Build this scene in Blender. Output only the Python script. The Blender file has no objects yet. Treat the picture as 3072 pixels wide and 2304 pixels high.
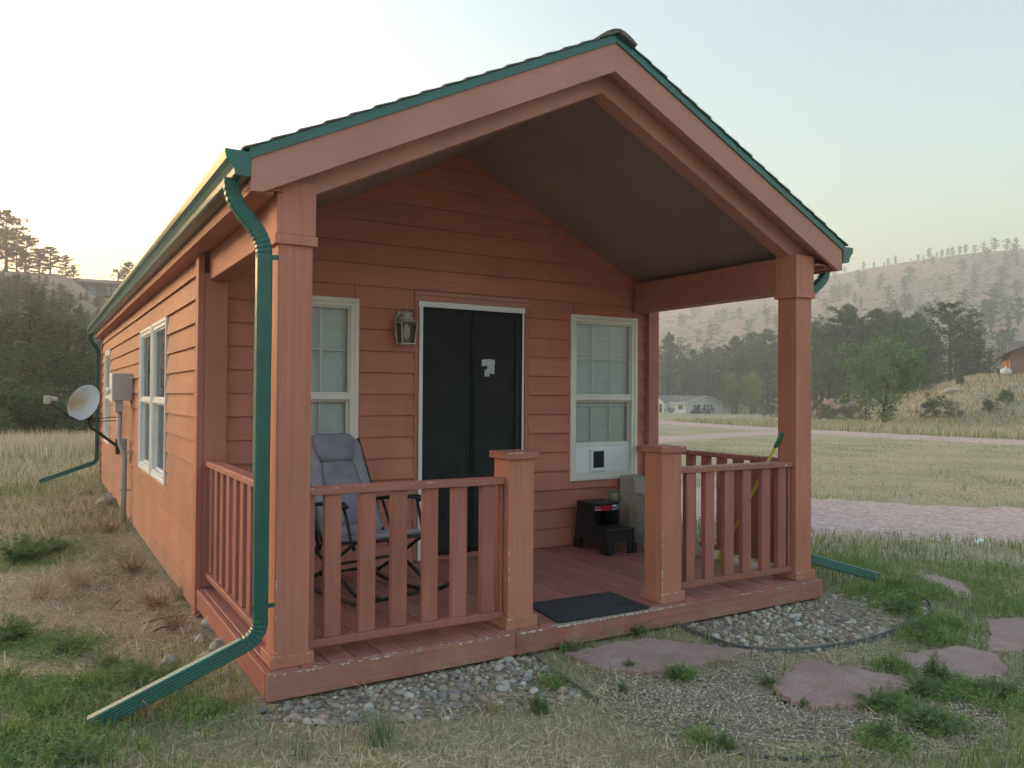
import bpy, math, random
import numpy as np
from mathutils import Matrix, Vector

random.seed(7)
SC = bpy.context.scene
COL = SC.collection
R = math.radians

# ------------------------------------------------------------------ camera
CAM = np.array([-0.996, -3.9197, 1.3536])
FW = np.array([0.514276, 0.857501, 0.0145566])
RT = np.array([0.8575237, -0.5144019, 0.0066205])
UP = np.array([-0.013165, -0.0090779, 0.9998721])
FPX = 2372.9
cam = bpy.data.cameras.new('camera')
cam.sensor_width = 36.0
cam.lens = FPX / 3072 * 36.0
cam.clip_start = 0.05
cam.clip_end = 9000
co = bpy.data.objects.new('camera', cam)
co.matrix_world = Matrix(((RT[0], UP[0], -FW[0], CAM[0]), (RT[1], UP[1], -FW[1], CAM[1]),
                          (RT[2], UP[2], -FW[2], CAM[2]), (0, 0, 0, 1)))
COL.objects.link(co)
SC.camera = co

# ------------------------------------------------------------------ sky, sun, exposure
SUN_AZ, SUN_EL = R(-32.0), R(4.2)          # azimuth from +Y towards +X
w = bpy.data.worlds.new('World')
SC.world = w
w.use_nodes = True
nt = w.node_tree
sky = nt.nodes.new('ShaderNodeTexSky')
sky.sky_type = 'NISHITA'
sky.sun_disc = False
sky.sun_elevation = SUN_EL
sky.sun_rotation = SUN_AZ
sky.altitude = 1300
sky.air_density = 1.42
sky.dust_density = 10.0
sky.ozone_density = 1.2
bg = nt.nodes['Background']
bg.inputs['Strength'].default_value = 0.15
nt.links.new(sky.outputs[0], bg.inputs['Color'])
sun = bpy.data.lights.new('sun', 'SUN')
sun.energy = 0.7
sun.angle = R(12.0)
sun.color = (1.0, 0.70, 0.42)
so = bpy.data.objects.new('sun', sun)
sd = Vector((math.sin(SUN_AZ) * math.cos(SUN_EL), math.cos(SUN_AZ) * math.cos(SUN_EL), math.sin(SUN_EL)))
so.rotation_euler = sd.to_track_quat('Z', 'Y').to_euler()
so.location = (0, 30, 40)
COL.objects.link(so)
SC.view_settings.view_transform = 'Standard'
SC.view_settings.look = 'None'
SC.view_settings.gamma = 1.0
SC.view_settings.exposure = 2.6
SC.render.engine = 'CYCLES'
SC.cycles.use_denoising = True
SC.cycles.max_bounces = 6
SC.cycles.diffuse_bounces = 3
SC.cycles.glossy_bounces = 3
SC.cycles.transparent_max_bounces = 12
SC.cycles.volume_bounces = 2
SC.cycles.use_adaptive_sampling = True
SC.cycles.adaptive_threshold = 0.02
SC.cycles.sample_clamp_indirect = 6

# ------------------------------------------------------------------ helpers
def ss(a, b, x):
    t = np.clip((np.asarray(x, float) - a) / (b - a), 0, 1)
    return t * t * (3 - 2 * t)

def ray(px, py):
    return FW + RT * (px - 1536) / FPX + UP * (1152 - py) / FPX

def basis(o):
    m = Matrix.LocRotScale(o.location, o.rotation_euler, o.scale)
    return (basis(o.parent) @ o.matrix_parent_inverse @ m) if o.parent else m

def attach(o, parent):
    if parent is not None:
        o.parent = parent
        o.matrix_parent_inverse = basis(parent).inverted()
    return o

def tag(o, label=None, cat=None, group=None, kind=None):
    if label: o['label'] = label
    if cat: o['category'] = cat
    if group: o['group'] = group
    if kind: o['kind'] = kind
    return o

def empty(name, loc, label=None, cat=None, group=None, rz=0, parent=None):
    o = bpy.data.objects.new(name, None)
    COL.objects.link(o)
    o.location = loc
    o.rotation_euler = (0, 0, rz)
    o.empty_display_size = 0.1
    attach(o, parent)
    return tag(o, label, cat, group)

def mesh_np(name, V, F, mat=None, smooth=False, col=None):
    """V (n,3); F (m,3) or (m,4) int array or list of polygons."""
    me = bpy.data.meshes.new(name)
    V = np.ascontiguousarray(V, dtype=np.float32)
    if isinstance(F, np.ndarray):
        k = F.shape[1]
        me.vertices.add(len(V)); me.vertices.foreach_set('co', V.ravel())
        me.loops.add(F.size); me.loops.foreach_set('vertex_index', F.astype(np.int32).ravel())
        me.polygons.add(len(F))
        me.polygons.foreach_set('loop_start', np.arange(0, F.size, k, dtype=np.int32))
        me.update(calc_edges=True)
    else:
        me.from_pydata([tuple(v) for v in V], [], [tuple(f) for f in F])
    if smooth:
        me.polygons.foreach_set('use_smooth', np.ones(len(me.polygons), dtype=bool))
    if col is not None:
        at = me.attributes.new('tint', 'FLOAT_COLOR', 'POINT')
        c = np.ones((len(V), 4), np.float32); c[:, :3] = col
        at.data.foreach_set('color', c.ravel())
    if mat is not None:
        me.materials.append(mat)
    return me

def place(name, me, parent=None, loc=(0, 0, 0), rot=(0, 0, 0), scale=(1, 1, 1)):
    o = bpy.data.objects.new(name, me)
    COL.objects.link(o)
    o.location = loc
    o.rotation_euler = rot
    o.scale = scale
    return attach(o, parent)

def copy_tree(o, parent=None):
    c = o.copy(); COL.objects.link(c)
    if parent is not None: c.parent = parent
    for ch in list(o.children): copy_tree(ch, c)
    return c

class MB:
    def __init__(s): s.v = []; s.f = []
    def add(s, vs, fs):
        n = len(s.v); s.v += [tuple(map(float, v)) for v in vs]; s.f += [tuple(i + n for i in f) for f in fs]; return s
    def box(s, x0, x1, y0, y1, z0, z1, b=0.0):
        if x0 > x1: x0, x1 = x1, x0
        if y0 > y1: y0, y1 = y1, y0
        if z0 > z1: z0, z1 = z1, z0
        if b <= 0:
            vs = [(x, y, z) for x in (x0, x1) for y in (y0, y1) for z in (z0, z1)]
            return s.add(vs, [(0, 1, 3, 2), (4, 6, 7, 5), (0, 4, 5, 1), (2, 3, 7, 6), (0, 2, 6, 4), (1, 5, 7, 3)])
        b = min(b, (x1 - x0) * .45, (y1 - y0) * .45, (z1 - z0) * .45)
        P = ((x0, x1), (y0, y1), (z0, z1)); vs = []; idx = {}
        for i in (0, 1):
            for j in (0, 1):
                for k in (0, 1):
                    for a in range(3):
                        c = [P[0][i], P[1][j], P[2][k]]; sg = (i, j, k)
                        for q in range(3):
                            if q != a: c[q] += b if sg[q] == 0 else -b
                        idx[(i, j, k, a)] = len(vs); vs.append(c)
        fs = []
        for a in range(3):
            p, q = (a + 1) % 3, (a + 2) % 3
            for sd_ in (0, 1):
                loop = []
                for (u, v_) in ((0, 0), (1, 0), (1, 1), (0, 1)):
                    t = [0, 0, 0]; t[a] = sd_; t[p] = u; t[q] = v_
                    loop.append(idx[(*t, a)])
                fs.append(tuple(loop if sd_ else loop[::-1]))
        for a in range(3):
            p, q = (a + 1) % 3, (a + 2) % 3
            for u in (0, 1):
                for v_ in (0, 1):
                    t0 = [0, 0, 0]; t0[p] = u; t0[q] = v_; t1 = list(t0); t1[a] = 1
                    l = (idx[(*t0, p)], idx[(*t1, p)], idx[(*t1, q)], idx[(*t0, q)])
                    fs.append(l if (u ^ v_) else l[::-1])
        for i in (0, 1):
            for j in (0, 1):
                for k in (0, 1):
                    l = (idx[(i, j, k, 0)], idx[(i, j, k, 1)], idx[(i, j, k, 2)])
                    fs.append(l if (i + j + k) % 2 else l[::-1])
        return s.add(vs, fs)
    def prism(s, poly, axis, a0, a1):
        """poly: 2D points in the two other axes (x,y order), extruded along axis."""
        n = len(poly)
        def P(p, a):
            if axis == 0: return (a, p[0], p[1])
            if axis == 1: return (p[0], a, p[1])
            return (p[0], p[1], a)
        vs = [P(p, a0) for p in poly] + [P(p, a1) for p in poly]
        fs = [tuple(range(n - 1, -1, -1)), tuple(range(n, 2 * n))] + [(i, (i + 1) % n, n + (i + 1) % n, n + i) for i in range(n)]
        return s.add(vs, fs)
    def sweep(s, path, prof, closed=False, up=(0, 0, 1), caps=True, scales=None):
        path = [Vector(p) for p in path]; n = len(path); m = len(prof); vs = []
        nrm = None
        for i, p in enumerate(path):
            if closed: t = (path[(i + 1) % n] - path[i - 1])
            else: t = path[min(i + 1, n - 1)] - path[max(i - 1, 0)]
            t.normalize()
            if nrm is None:
                u = Vector(up); nrm = u - t * u.dot(t)
                if nrm.length < 1e-4: u = Vector((1, 0, 0)); nrm = u - t * u.dot(t)
            else: nrm = nrm - t * nrm.dot(t)
            nrm.normalize(); b = t.cross(nrm)
            k = scales[i] if scales is not None else 1.0
            vs += [p + nrm * (a * k) + b * (c * k) for a, c in prof]
        fs = []
        for i in range(n if closed else n - 1):
            j = (i + 1) % n
            for q in range(m):
                r = (q + 1) % m
                fs.append((i * m + q, i * m + r, j * m + r, j * m + q))
        if caps and not closed:
            fs.append(tuple(range(m - 1, -1, -1))); fs.append(tuple((n - 1) * m + q for q in range(m)))
        return s.add(vs, fs)
    def tube(s, path, r, n=8, scales=None, closed=False):
        return s.sweep(path, [(r * math.cos(2 * math.pi * i / n), r * math.sin(2 * math.pi * i / n)) for i in range(n)], scales=scales, closed=closed)
    def lathe(s, prof, n=12, c=(0, 0, 0), axis='z'):
        vs = []
        for r, z in prof:
            for i in range(n):
                a = 2 * math.pi * i / n
                p = (r * math.cos(a), r * math.sin(a), z)
                if axis == 'y': p = (p[0], p[2], p[1])
                if axis == 'x': p = (p[2], p[0], p[1])
                vs.append((p[0] + c[0], p[1] + c[1], p[2] + c[2]))
        fs = [(i * n + q, i * n + (q + 1) % n, (i + 1) * n + (q + 1) % n, (i + 1) * n + q) for i in range(len(prof) - 1) for q in range(n)]
        fs.append(tuple(range(n - 1, -1, -1))); fs.append(tuple((len(prof) - 1) * n + q for q in range(n)))
        return s.add(vs, fs)
    def mesh(s, name, mat, smooth=False):
        me = bpy.data.meshes.new(name); me.from_pydata(s.v, [], s.f); me.update()
        if smooth: me.polygons.foreach_set('use_smooth', [True] * len(me.polygons))
        if mat: me.materials.append(mat)
        return me
    def obj(s, name, mat, parent=None, smooth=False, loc=(0, 0, 0), rot=(0, 0, 0)):
        return place(name, s.mesh(name, mat, smooth), parent, loc, rot)

def thing(name, label, cat, pivot, parts, group=None):
    pass

# ------------------------------------------------------------------ materials
def newmat(name):
    m = bpy.data.materials.new(name); m.use_nodes = True
    return m, m.node_tree, m.node_tree.nodes['Principled BSDF']

def N(nt, kind, **kw):
    n = nt.nodes.new(kind)
    for k, v in kw.items():
        if k.startswith('_'): setattr(n, k[1:], v)
        else: n.inputs[k].default_value = v
    return n

def ramp(nt, stops, interp='LINEAR'):
    r = nt.nodes.new('ShaderNodeValToRGB'); e = r.color_ramp.elements
    r.color_ramp.interpolation = interp
    while len(e) < len(stops): e.new(0.5)
    for i, (p, c) in enumerate(stops):
        e[i].position = p; e[i].color = (*c, 1) if len(c) == 3 else c
    return r

def mixc(nt, fac, a, b, mode='MIX'):
    m = nt.nodes.new('ShaderNodeMix'); m.data_type = 'RGBA'; m.blend_type = mode
    for sock, v in ((m.inputs['Factor'], fac), (m.inputs[6], a), (m.inputs[7], b)):
        if hasattr(v, 'is_linked'): nt.links.new(v, sock)
        elif isinstance(v, (int, float)): sock.default_value = v
        else: sock.default_value = (*v, 1)
    return m.outputs[2]

def coords(nt, scale=(1, 1, 1), geo=True):
    mp = nt.nodes.new('ShaderNodeMapping'); mp.inputs['Scale'].default_value = scale
    if geo:
        g = nt.nodes.new('ShaderNodeNewGeometry'); nt.links.new(g.outputs['Position'], mp.inputs['Vector'])
    else:
        g = nt.nodes.new('ShaderNodeTexCoord'); nt.links.new(g.outputs['Object'], mp.inputs['Vector'])
    return mp.outputs[0]

def noise(nt, vec, scale, detail=4, rough=.55):
    n = N(nt, 'ShaderNodeTexNoise', Scale=scale, Detail=detail, Roughness=rough)
    nt.links.new(vec, n.inputs['Vector']); return n.outputs['Fac']

def painted(name, col, rough=.6, grain=(3, 40, 40), gamt=.12, bump=.15, var=.10, chips=0.0, chipcol=(.62, .58, .52), chipscale=9.0, coat=0.0, spec=.35, dirt=0.0):
    m, nt, b = newmat(name)
    v = coords(nt, (1, 1, 1)); vg = coords(nt, grain)
    g = noise(nt, vg, 1.0, 5, .6)
    big = noise(nt, v, 1.6, 3)
    oi = nt.nodes.new('ShaderNodeObjectInfo')
    # brightness variation: per object + blotches + grain
    r1 = N(nt, 'ShaderNodeMapRange'); nt.links.new(g, r1.inputs[0]); r1.inputs[1].default_value = .25; r1.inputs[2].default_value = .75
    r1.inputs[3].default_value = 1 - gamt; r1.inputs[4].default_value = 1 + gamt
    r2 = N(nt, 'ShaderNodeMapRange'); nt.links.new(oi.outputs['Random'], r2.inputs[0]); r2.inputs[3].default_value = 1 - var; r2.inputs[4].default_value = 1 + var
    r3 = N(nt, 'ShaderNodeMapRange'); nt.links.new(big, r3.inputs[0]); r3.inputs[1].default_value = .3; r3.inputs[2].default_value = .7; r3.inputs[3].default_value = .9; r3.inputs[4].default_value = 1.1
    p = N(nt, 'ShaderNodeMath', _operation='MULTIPLY'); nt.links.new(r1.outputs[0], p.inputs[0]); nt.links.new(r2.outputs[0], p.inputs[1])
    p2 = N(nt, 'ShaderNodeMath', _operation='MULTIPLY'); nt.links.new(p.outputs[0], p2.inputs[0]); nt.links.new(r3.outputs[0], p2.inputs[1])
    cm = nt.nodes.new('ShaderNodeVectorMath'); cm.operation = 'SCALE'; cm.inputs[0].default_value = col; nt.links.new(p2.outputs[0], cm.inputs['Scale'])
    out = cm.outputs[0]
    if chips > 0:
        vc = coords(nt, (1, .55, 1))
        cn = noise(nt, vc, chipscale, 7, .68)
        big2 = noise(nt, v, 1.1, 2)
        ad = N(nt, 'ShaderNodeMath', _operation='MULTIPLY_ADD'); nt.links.new(big2, ad.inputs[0]); ad.inputs[1].default_value = .45; nt.links.new(cn, ad.inputs[2])
        cr = ramp(nt, [(.0, (0, 0, 0)), (.93 - chips, (0, 0, 0)), (.96 - chips, (1, 1, 1)), (1, (1, 1, 1))]); nt.links.new(ad.outputs[0], cr.inputs[0])
        out = mixc(nt, cr.outputs[0], out, chipcol)
    if dirt > 0:                                   # dust splashed up from the ground, faded streaks
        g_ = nt.nodes.new('ShaderNodeNewGeometry'); sp_ = nt.nodes.new('ShaderNodeSeparateXYZ'); nt.links.new(g_.outputs['Position'], sp_.inputs[0])
        hz_ = N(nt, 'ShaderNodeMapRange'); nt.links.new(sp_.outputs['Z'], hz_.inputs[0]); hz_.inputs[1].default_value = .38; hz_.inputs[2].default_value = -.2; hz_.inputs[3].default_value = 0; hz_.inputs[4].default_value = dirt
        dn_ = noise(nt, coords(nt, (1, 1, .8)), 5.5, 6, .7); dr_ = ramp(nt, [(.35, (0, 0, 0)), (.68, (1, 1, 1))]); nt.links.new(dn_, dr_.inputs[0])
        mu_ = N(nt, 'ShaderNodeMath', _operation='MULTIPLY'); nt.links.new(hz_.outputs[0], mu_.inputs[0]); nt.links.new(dr_.outputs[0], mu_.inputs[1])
        out = mixc(nt, mu_.outputs[0], out, (.42, .33, .25))
        st_ = noise(nt, coords(nt, (9, 9, .7)), 1.0, 4, .6); sr_ = ramp(nt, [(.5, (0, 0, 0)), (.8, (.22, .22, .22))]); nt.links.new(st_, sr_.inputs[0])
        out = mixc(nt, sr_.outputs[0], out, tuple(min(1, c * 1.25 + .05) for c in col))
    nt.links.new(out, b.inputs['Base Color'])
    b.inputs['Roughness'].default_value = rough
    b.inputs['Specular IOR Level'].default_value = spec
    b.inputs['Coat Weight'].default_value = coat
    if bump > 0:
        bp = N(nt, 'ShaderNodeBump', Strength=bump, Distance=.004); nt.links.new(g, bp.inputs['Height']); nt.links.new(bp.outputs[0], b.inputs['Normal'])
    return m

def plain(name, col, rough=.6, var=.08, scale=20, bump=0.0, metallic=0.0, spec=.4, coat=0.0, perobj=0.0):
    m, nt, b = newmat(name)
    v = coords(nt); n = noise(nt, v, scale, 4)
    lo = tuple(c * (1 - var) for c in col); hi = tuple(min(1, c * (1 + var)) for c in col)
    r = ramp(nt, [(.3, lo), (.7, hi)]); nt.links.new(n, r.inputs[0])
    out = r.outputs[0]
    if perobj:
        oi = nt.nodes.new('ShaderNodeObjectInfo')
        mr = N(nt, 'ShaderNodeMapRange'); nt.links.new(oi.outputs['Random'], mr.inputs[0]); mr.inputs[3].default_value = 1 - perobj; mr.inputs[4].default_value = 1 + perobj
        cm = nt.nodes.new('ShaderNodeVectorMath'); cm.operation = 'SCALE'; nt.links.new(out, cm.inputs[0]); nt.links.new(mr.outputs[0], cm.inputs['Scale']); out = cm.outputs[0]
    nt.links.new(out, b.inputs['Base Color'])
    b.inputs['Roughness'].default_value = rough; b.inputs['Metallic'].default_value = metallic
    b.inputs['Specular IOR Level'].default_value = spec; b.inputs['Coat Weight'].default_value = coat
    if bump:
        bp = N(nt, 'ShaderNodeBump', Strength=bump, Distance=.01); nt.links.new(n, bp.inputs['Height']); nt.links.new(bp.outputs[0], b.inputs['Normal'])
    return m

def leafmat(name, col=None, trans=.25, perobj=.15, rough=.6):
    """foliage: colour from 'tint' attribute (or a plain colour), a little translucency"""
    m, nt, b = newmat(name)
    if col is None:
        a = nt.nodes.new('ShaderNodeAttribute'); a.attribute_name = 'tint'; out = a.outputs['Color']
    else:
        v = coords(nt); n = noise(nt, v, 1.3, 4)
        r = ramp(nt, [(.3, tuple(c * .7 for c in col)), (.7, tuple(c * 1.3 for c in col))]); nt.links.new(n, r.inputs[0]); out = r.outputs[0]
    if perobj:
        oi = nt.nodes.new('ShaderNodeObjectInfo')
        mr = N(nt, 'ShaderNodeMapRange'); nt.links.new(oi.outputs['Random'], mr.inputs[0]); mr.inputs[3].default_value = 1 - perobj; mr.inputs[4].default_value = 1 + perobj
        cm = nt.nodes.new('ShaderNodeVectorMath'); cm.operation = 'SCALE'; nt.links.new(out, cm.inputs[0]); nt.links.new(mr.outputs[0], cm.inputs['Scale']); out = cm.outputs[0]
    nt.links.new(out, b.inputs['Base Color']); b.inputs['Roughness'].default_value = rough; b.inputs['Specular IOR Level'].default_value = .2
    if trans > 0:
        t = nt.nodes.new('ShaderNodeBsdfTranslucent'); nt.links.new(out, t.inputs['Color'])
        mx = nt.nodes.new('ShaderNodeMixShader'); mx.inputs[0].default_value = trans
        nt.links.new(b.outputs[0], mx.inputs[1]); nt.links.new(t.outputs[0], mx.inputs[2])
        nt.links.new(mx.outputs[0], nt.nodes['Material Output'].inputs['Surface'])
    return m

def glassmat(name, tint=(.93, .96, .96)):
    m, nt, b = newmat(name)
    nt.nodes.remove(b)
    tr = nt.nodes.new('ShaderNodeBsdfTransparent'); tr.inputs[0].default_value = (*tint, 1)
    gl = nt.nodes.new('ShaderNodeBsdfGlossy'); gl.inputs['Roughness'].default_value = .03
    fr = nt.nodes.new('ShaderNodeFresnel'); fr.inputs[0].default_value = 1.5
    mx = nt.nodes.new('ShaderNodeMixShader'); nt.links.new(fr.outputs[0], mx.inputs[0])
    nt.links.new(tr.outputs[0], mx.inputs[1]); nt.links.new(gl.outputs[0], mx.inputs[2])
    nt.links.new(mx.outputs[0], nt.nodes['Material Output'].inputs['Surface'])
    return m

SID = (.50, .175, .128)
M = {}
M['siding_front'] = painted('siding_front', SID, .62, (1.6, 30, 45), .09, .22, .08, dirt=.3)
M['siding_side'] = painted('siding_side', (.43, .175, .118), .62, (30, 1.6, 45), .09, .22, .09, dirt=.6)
M['trim'] = painted('trim_paint', (.45, .168, .125), .6, (40, 40, 2), .05, .12, .03)
M['trim_x'] = painted('trim_paint_long', (.53, .24, .20), .6, (2, 40, 40), .05, .12, .03)
M['porch_ceiling'] = painted('ceiling_paint', (.30, .22, .22), .65, (2, 1.2, 30), .06, .08, .03)
M['post'] = painted('post_paint', (.52, .198, .138), .6, (45, 45, 1.5), .14, .35, .03, dirt=.45)
M['rail'] = painted('rail_stain', (.39, .145, .115), .55, (30, 30, 3), .16, .3, .10, chips=.0, chipscale=14)
M['rail_top'] = painted('rail_top_stain', (.41, .155, .125), .55, (3, 30, 30), .16, .3, .05, chips=.03, chipscale=16)
M['deck'] = painted('deck_stain', (.38, .155, .135), .5, (45, 2, 30), .22, .4, .13, chips=.03, chipcol=(.50, .42, .38), chipscale=7)
M['deck_edge'] = painted('deck_rim_stain', (.37, .14, .115), .55, (2.5, 30, 45), .30, .5, .05, chips=.0, chipscale=10, dirt=.5)
M['chip'] = plain('bare_paint_chip', (.66, .63, .58), .8, .15, 60)
M['green'] = plain('green_metal', (.011, .115, .095), .32, .12, 6, spec=.5, coat=.25)
M['shingle'] = plain('asphalt_shingle', (.13, .14, .125), .9, .45, 90, bump=.6)
M['concrete'] = plain('concrete', (.33, .32, .30), .9, .2, 8, bump=.3)
M['beige'] = plain('beige_vinyl', (.73, .71, .66), .5, .05, 4)
M['white_vinyl'] = plain('white_vinyl', (.80, .81, .82), .45, .04, 5)
M['white'] = plain('white_plastic', (.80, .82, .85), .4, .03, 6)
M['blind'] = plain('blind_slat', (.88, .90, .90), .6, .06, 3)
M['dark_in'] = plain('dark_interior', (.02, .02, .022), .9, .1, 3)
M['glass'] = glassmat('window_glass')
M['mesh_black'] = plain('black_mesh', (.022, .026, .028), .75, .25, 4, spec=.25)
M['mesh_seam'] = plain('black_seam', (.024, .028, .032), .7, .1, 10)
M['tape'] = plain('silver_tape', (.42, .43, .44), .3, .35, 60, bump=.7, metallic=.6)
M['lamp_metal'] = plain('pewter', (.46, .45, .43), .42, .15, 30, metallic=.3)
M['lamp_glass'] = glassmat('lamp_glass', (.75, .75, .72))
M['frost'] = plain('frosted_bulb', (.75, .75, .72), .5, .02, 5)
M['meter_grey'] = plain('grey_box', (.52, .50, .50), .5, .06, 5)
M['pipe_grey'] = plain('grey_conduit', (.46, .47, .49), .45, .08, 10)
M['steel'] = plain('dark_steel', (.035, .035, .036), .5, .2, 20)
M['black_plastic'] = plain('black_plastic', (.010, .011, .015), .5, .2, 20, spec=.4)
M['black_tube'] = plain('black_tube', (.012, .012, .014), .4, .2, 20, spec=.45)
M['chair_grey'] = plain('grey_fabric', (.24, .235, .28), .9, .12, 14, bump=.1, spec=.15)
M['chair_light'] = plain('light_grey_fabric', (.31, .285, .32), .9, .12, 14, bump=.1, spec=.15)
M['foam_brown'] = plain('taupe_fabric', (.47, .41, .37), .95, .15, 12, bump=.2, spec=.1)
M['rib'] = plain('ribbed_straw', (.33, .32, .21), .9, .2, 40)
M['outlet'] = plain('outlet_metal', (.33, .30, .23), .5, .15, 20, metallic=.3)
M['mat_black'] = plain('rubber_mat', (.034, .042, .054), .62, .3, 60, bump=.15, spec=.3)
M['mat_letter'] = plain('rubber_letter', (.004, .004, .006), .7, .1, 60)
M['yellow'] = plain('yellow_handle', (.62, .43, .02), .4, .06, 10)
M['grip_green'] = plain('green_grip', (.01, .16, .085), .45, .06, 10)
M['bristle'] = plain('broom_bristle', (.45, .38, .12), .8, .25, 60)
M['red_label'] = plain('red_label', (.42, .01, .03), .35, .05, 10)
M['label_white'] = plain('label_print', (.8, .8, .82), .35, .02, 10)
M['label_grey'] = plain('label_grey_print', (.25, .26, .30), .4, .1, 80)
M['edging'] = plain('edging_plastic', (.14, .15, .165), .5, .2, 12, spec=.5)
# ------------------------------------------------------------------ terrain
_cr = [(1880, 948), (1980, 928), (2150, 896), (2340, 862), (2480, 833), (2586, 818), (2732, 800), (2897, 785), (3072, 771), (3300, 760), (3800, 790)]
_caz, _ctan = [], []
for px, py in _cr:
    r = ray(px, py); _caz.append(math.degrees(math.atan2(r[0], r[1]))); _ctan.append(r[2] / math.hypot(r[0], r[1]))

def H(x, y):
    x = np.asarray(x, float); y = np.asarray(y, float)
    dx, dy = x - CAM[0], y - CAM[1]
    d = np.hypot(dx, dy); az = np.degrees(np.arctan2(dx, dy))
    z = -.155 - .075 * ss(.4, 3.0, y) * (1 - ss(-.2, 1.2, x)) * np.ones_like(d)
    rs = ss(6, 38, az) * (1 - ss(95, 140, az))
    z = z - .0135 * np.clip(d - 8, 0, 205) * rs
    # terrace on the right and the rise that carries the pines
    bank = 5.4 * ss(72, 108, d) * ss(54, 62, az) * (1 - ss(95, 125, az))
    rise = 3.6 * ss(100, 150, d) * ss(48.5, 56, az) * (1 - .75 * ss(54, 62, az)) * (1 - ss(95, 125, az))
    z = z + bank + rise
    # ridge to the left; unseen stretch behind the cabin added to block the sun
    t = np.clip((dy - 32) / 130, 0, 1)
    ridge = 22.6 * t ** 1.25 * (1 - ss(25, 37, az)) * ss(-110, -70, az)
    ridge = ridge * (1 - .35 * ss(190, 500, dy)) * (1 - .165 * ss(1.0, 3.6, az))
    z = z + ridge
    # far hill on the right
    ct = np.interp(az, _caz, _ctan)
    hw = ss(28, 38, az) * (1 - ss(100, 125, az))
    u = np.clip((d - 212) / 470, 0, 1)
    hill = (ct * 680 + 4.3) * (u ** 1.15) * hw
    hill = hill * (1 - .5 * ss(690, 1400, d))
    z = z + hill
    amp = ss(110, 420, d)
    z = z + amp * (1.6 * np.sin(x * .031 + 1.3 * np.sin(y * .017)) * np.cos(y * .027 + .7) + .8 * np.sin(x * .083 + y * .05))*(1 - ss(600, 680, d) * .6)
    near = ss(2, 6, d) * (1 - ss(60, 130, d))
    z = z + near * (.012 * np.sin(x * 1.9 + 2 * np.sin(y * .8)) * np.sin(y * 1.7) ) * (np.abs(x - 2) > 3.2)
    return z

def at(px, dist):
    """ground point in the direction of an image column at a given distance"""
    r = ray(px, 1190); k = dist / math.hypot(r[0], r[1])
    x, y = CAM[0] + r[0] * k, CAM[1] + r[1] * k
    return Vector((x, y, float(H(x, y))))

def hit(px, py, d0=3.0, d1=900.0):
    """where a sight line meets the terrain"""
    r = ray(px, py); hl = math.hypot(r[0], r[1])
    ds = np.geomspace(d0, d1, 3000)
    X = CAM[0] + r[0] / hl * ds; Y = CAM[1] + r[1] / hl * ds; Z = CAM[2] + r[2] / hl * ds
    b = np.nonzero(Z < H(X, Y))[0]
    i = b[0] if len(b) else len(ds) - 1
    return Vector((X[i], Y[i], float(H(X[i], Y[i])))), ds[i]

# ground colour: dry mown grass, green patches, bare dirt by the cabin; dry hill grass higher up
def ground_material():
    m, nt, b = newmat('dry_grass_ground')
    v = coords(nt)
    n1 = noise(nt, v, .35, 6, .6); n2 = noise(nt, v, 3.0, 6, .65); n3 = noise(nt, v, 40, 4, .7); n4 = noise(nt, v, .06, 4, .55)
    near = ramp(nt, [(.25, (.30, .235, .175)), (.42, (.43, .355, .26)), (.58, (.52, .45, .335)), (.75, (.34, .33, .20))]); nt.links.new(n2, near.inputs[0])
    patch = ramp(nt, [(.40, (.52, .44, .31)), (.50, (.44, .39, .25)), (.60, (.33, .33, .18))]); nt.links.new(n1, patch.inputs[0])
    c = mixc(nt, .55, near.outputs[0], patch.outputs[0])
    f3 = ramp(nt, [(.3, (.62, .62, .62)), (.7, (1.3, 1.3, 1.3))]); nt.links.new(n3, f3.inputs[0])
    c = mixc(nt, .8, c, f3.outputs[0], 'MULTIPLY')
    # the high ground: pinkish dry grass, sage scrub and pale rock
    hn = noise(nt, v, .022, 8, .66); hn2 = noise(nt, coords(nt, (1, 1, 3)), .11, 8, .7)
    hill = ramp(nt, [(.36, (.21, .18, .125)), (.46, (.31, .235, .175)), (.56, (.37, .265, .20)), (.72, (.33, .235, .18))]); nt.links.new(hn, hill.inputs[0])
    hr = ramp(nt, [(.36, (.35, .42, .35)), (.48, (.95, .95, .95)), (.64, (1.0, 1.0, 1.0)), (.72, (1.45, 1.45, 1.45))]); nt.links.new(hn2, hr.inputs[0])
    hc = mixc(nt, 1.0, hill.outputs[0], hr.outputs[0], 'MULTIPLY')
    g = nt.nodes.new('ShaderNodeNewGeometry'); sp = nt.nodes.new('ShaderNodeSeparateXYZ'); nt.links.new(g.outputs['Position'], sp.inputs[0])
    mr = N(nt, 'ShaderNodeMapRange'); nt.links.new(sp.outputs['Z'], mr.inputs[0]); mr.inputs[1].default_value = 0.0; mr.inputs[2].default_value = 7.0
    c = mixc(nt, mr.outputs[0], c, hc)
    nt.links.new(c, b.inputs['Base Color'])
    b.inputs['Roughness'].default_value = .95; b.inputs['Specular IOR Level'].default_value = .1
    bp = N(nt, 'ShaderNodeBump', Strength=.8, Distance=.03); nt.links.new(n3, bp.inputs['Height']); nt.links.new(bp.outputs[0], b.inputs['Normal'])
    return m
M['ground'] = ground_material()

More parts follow.
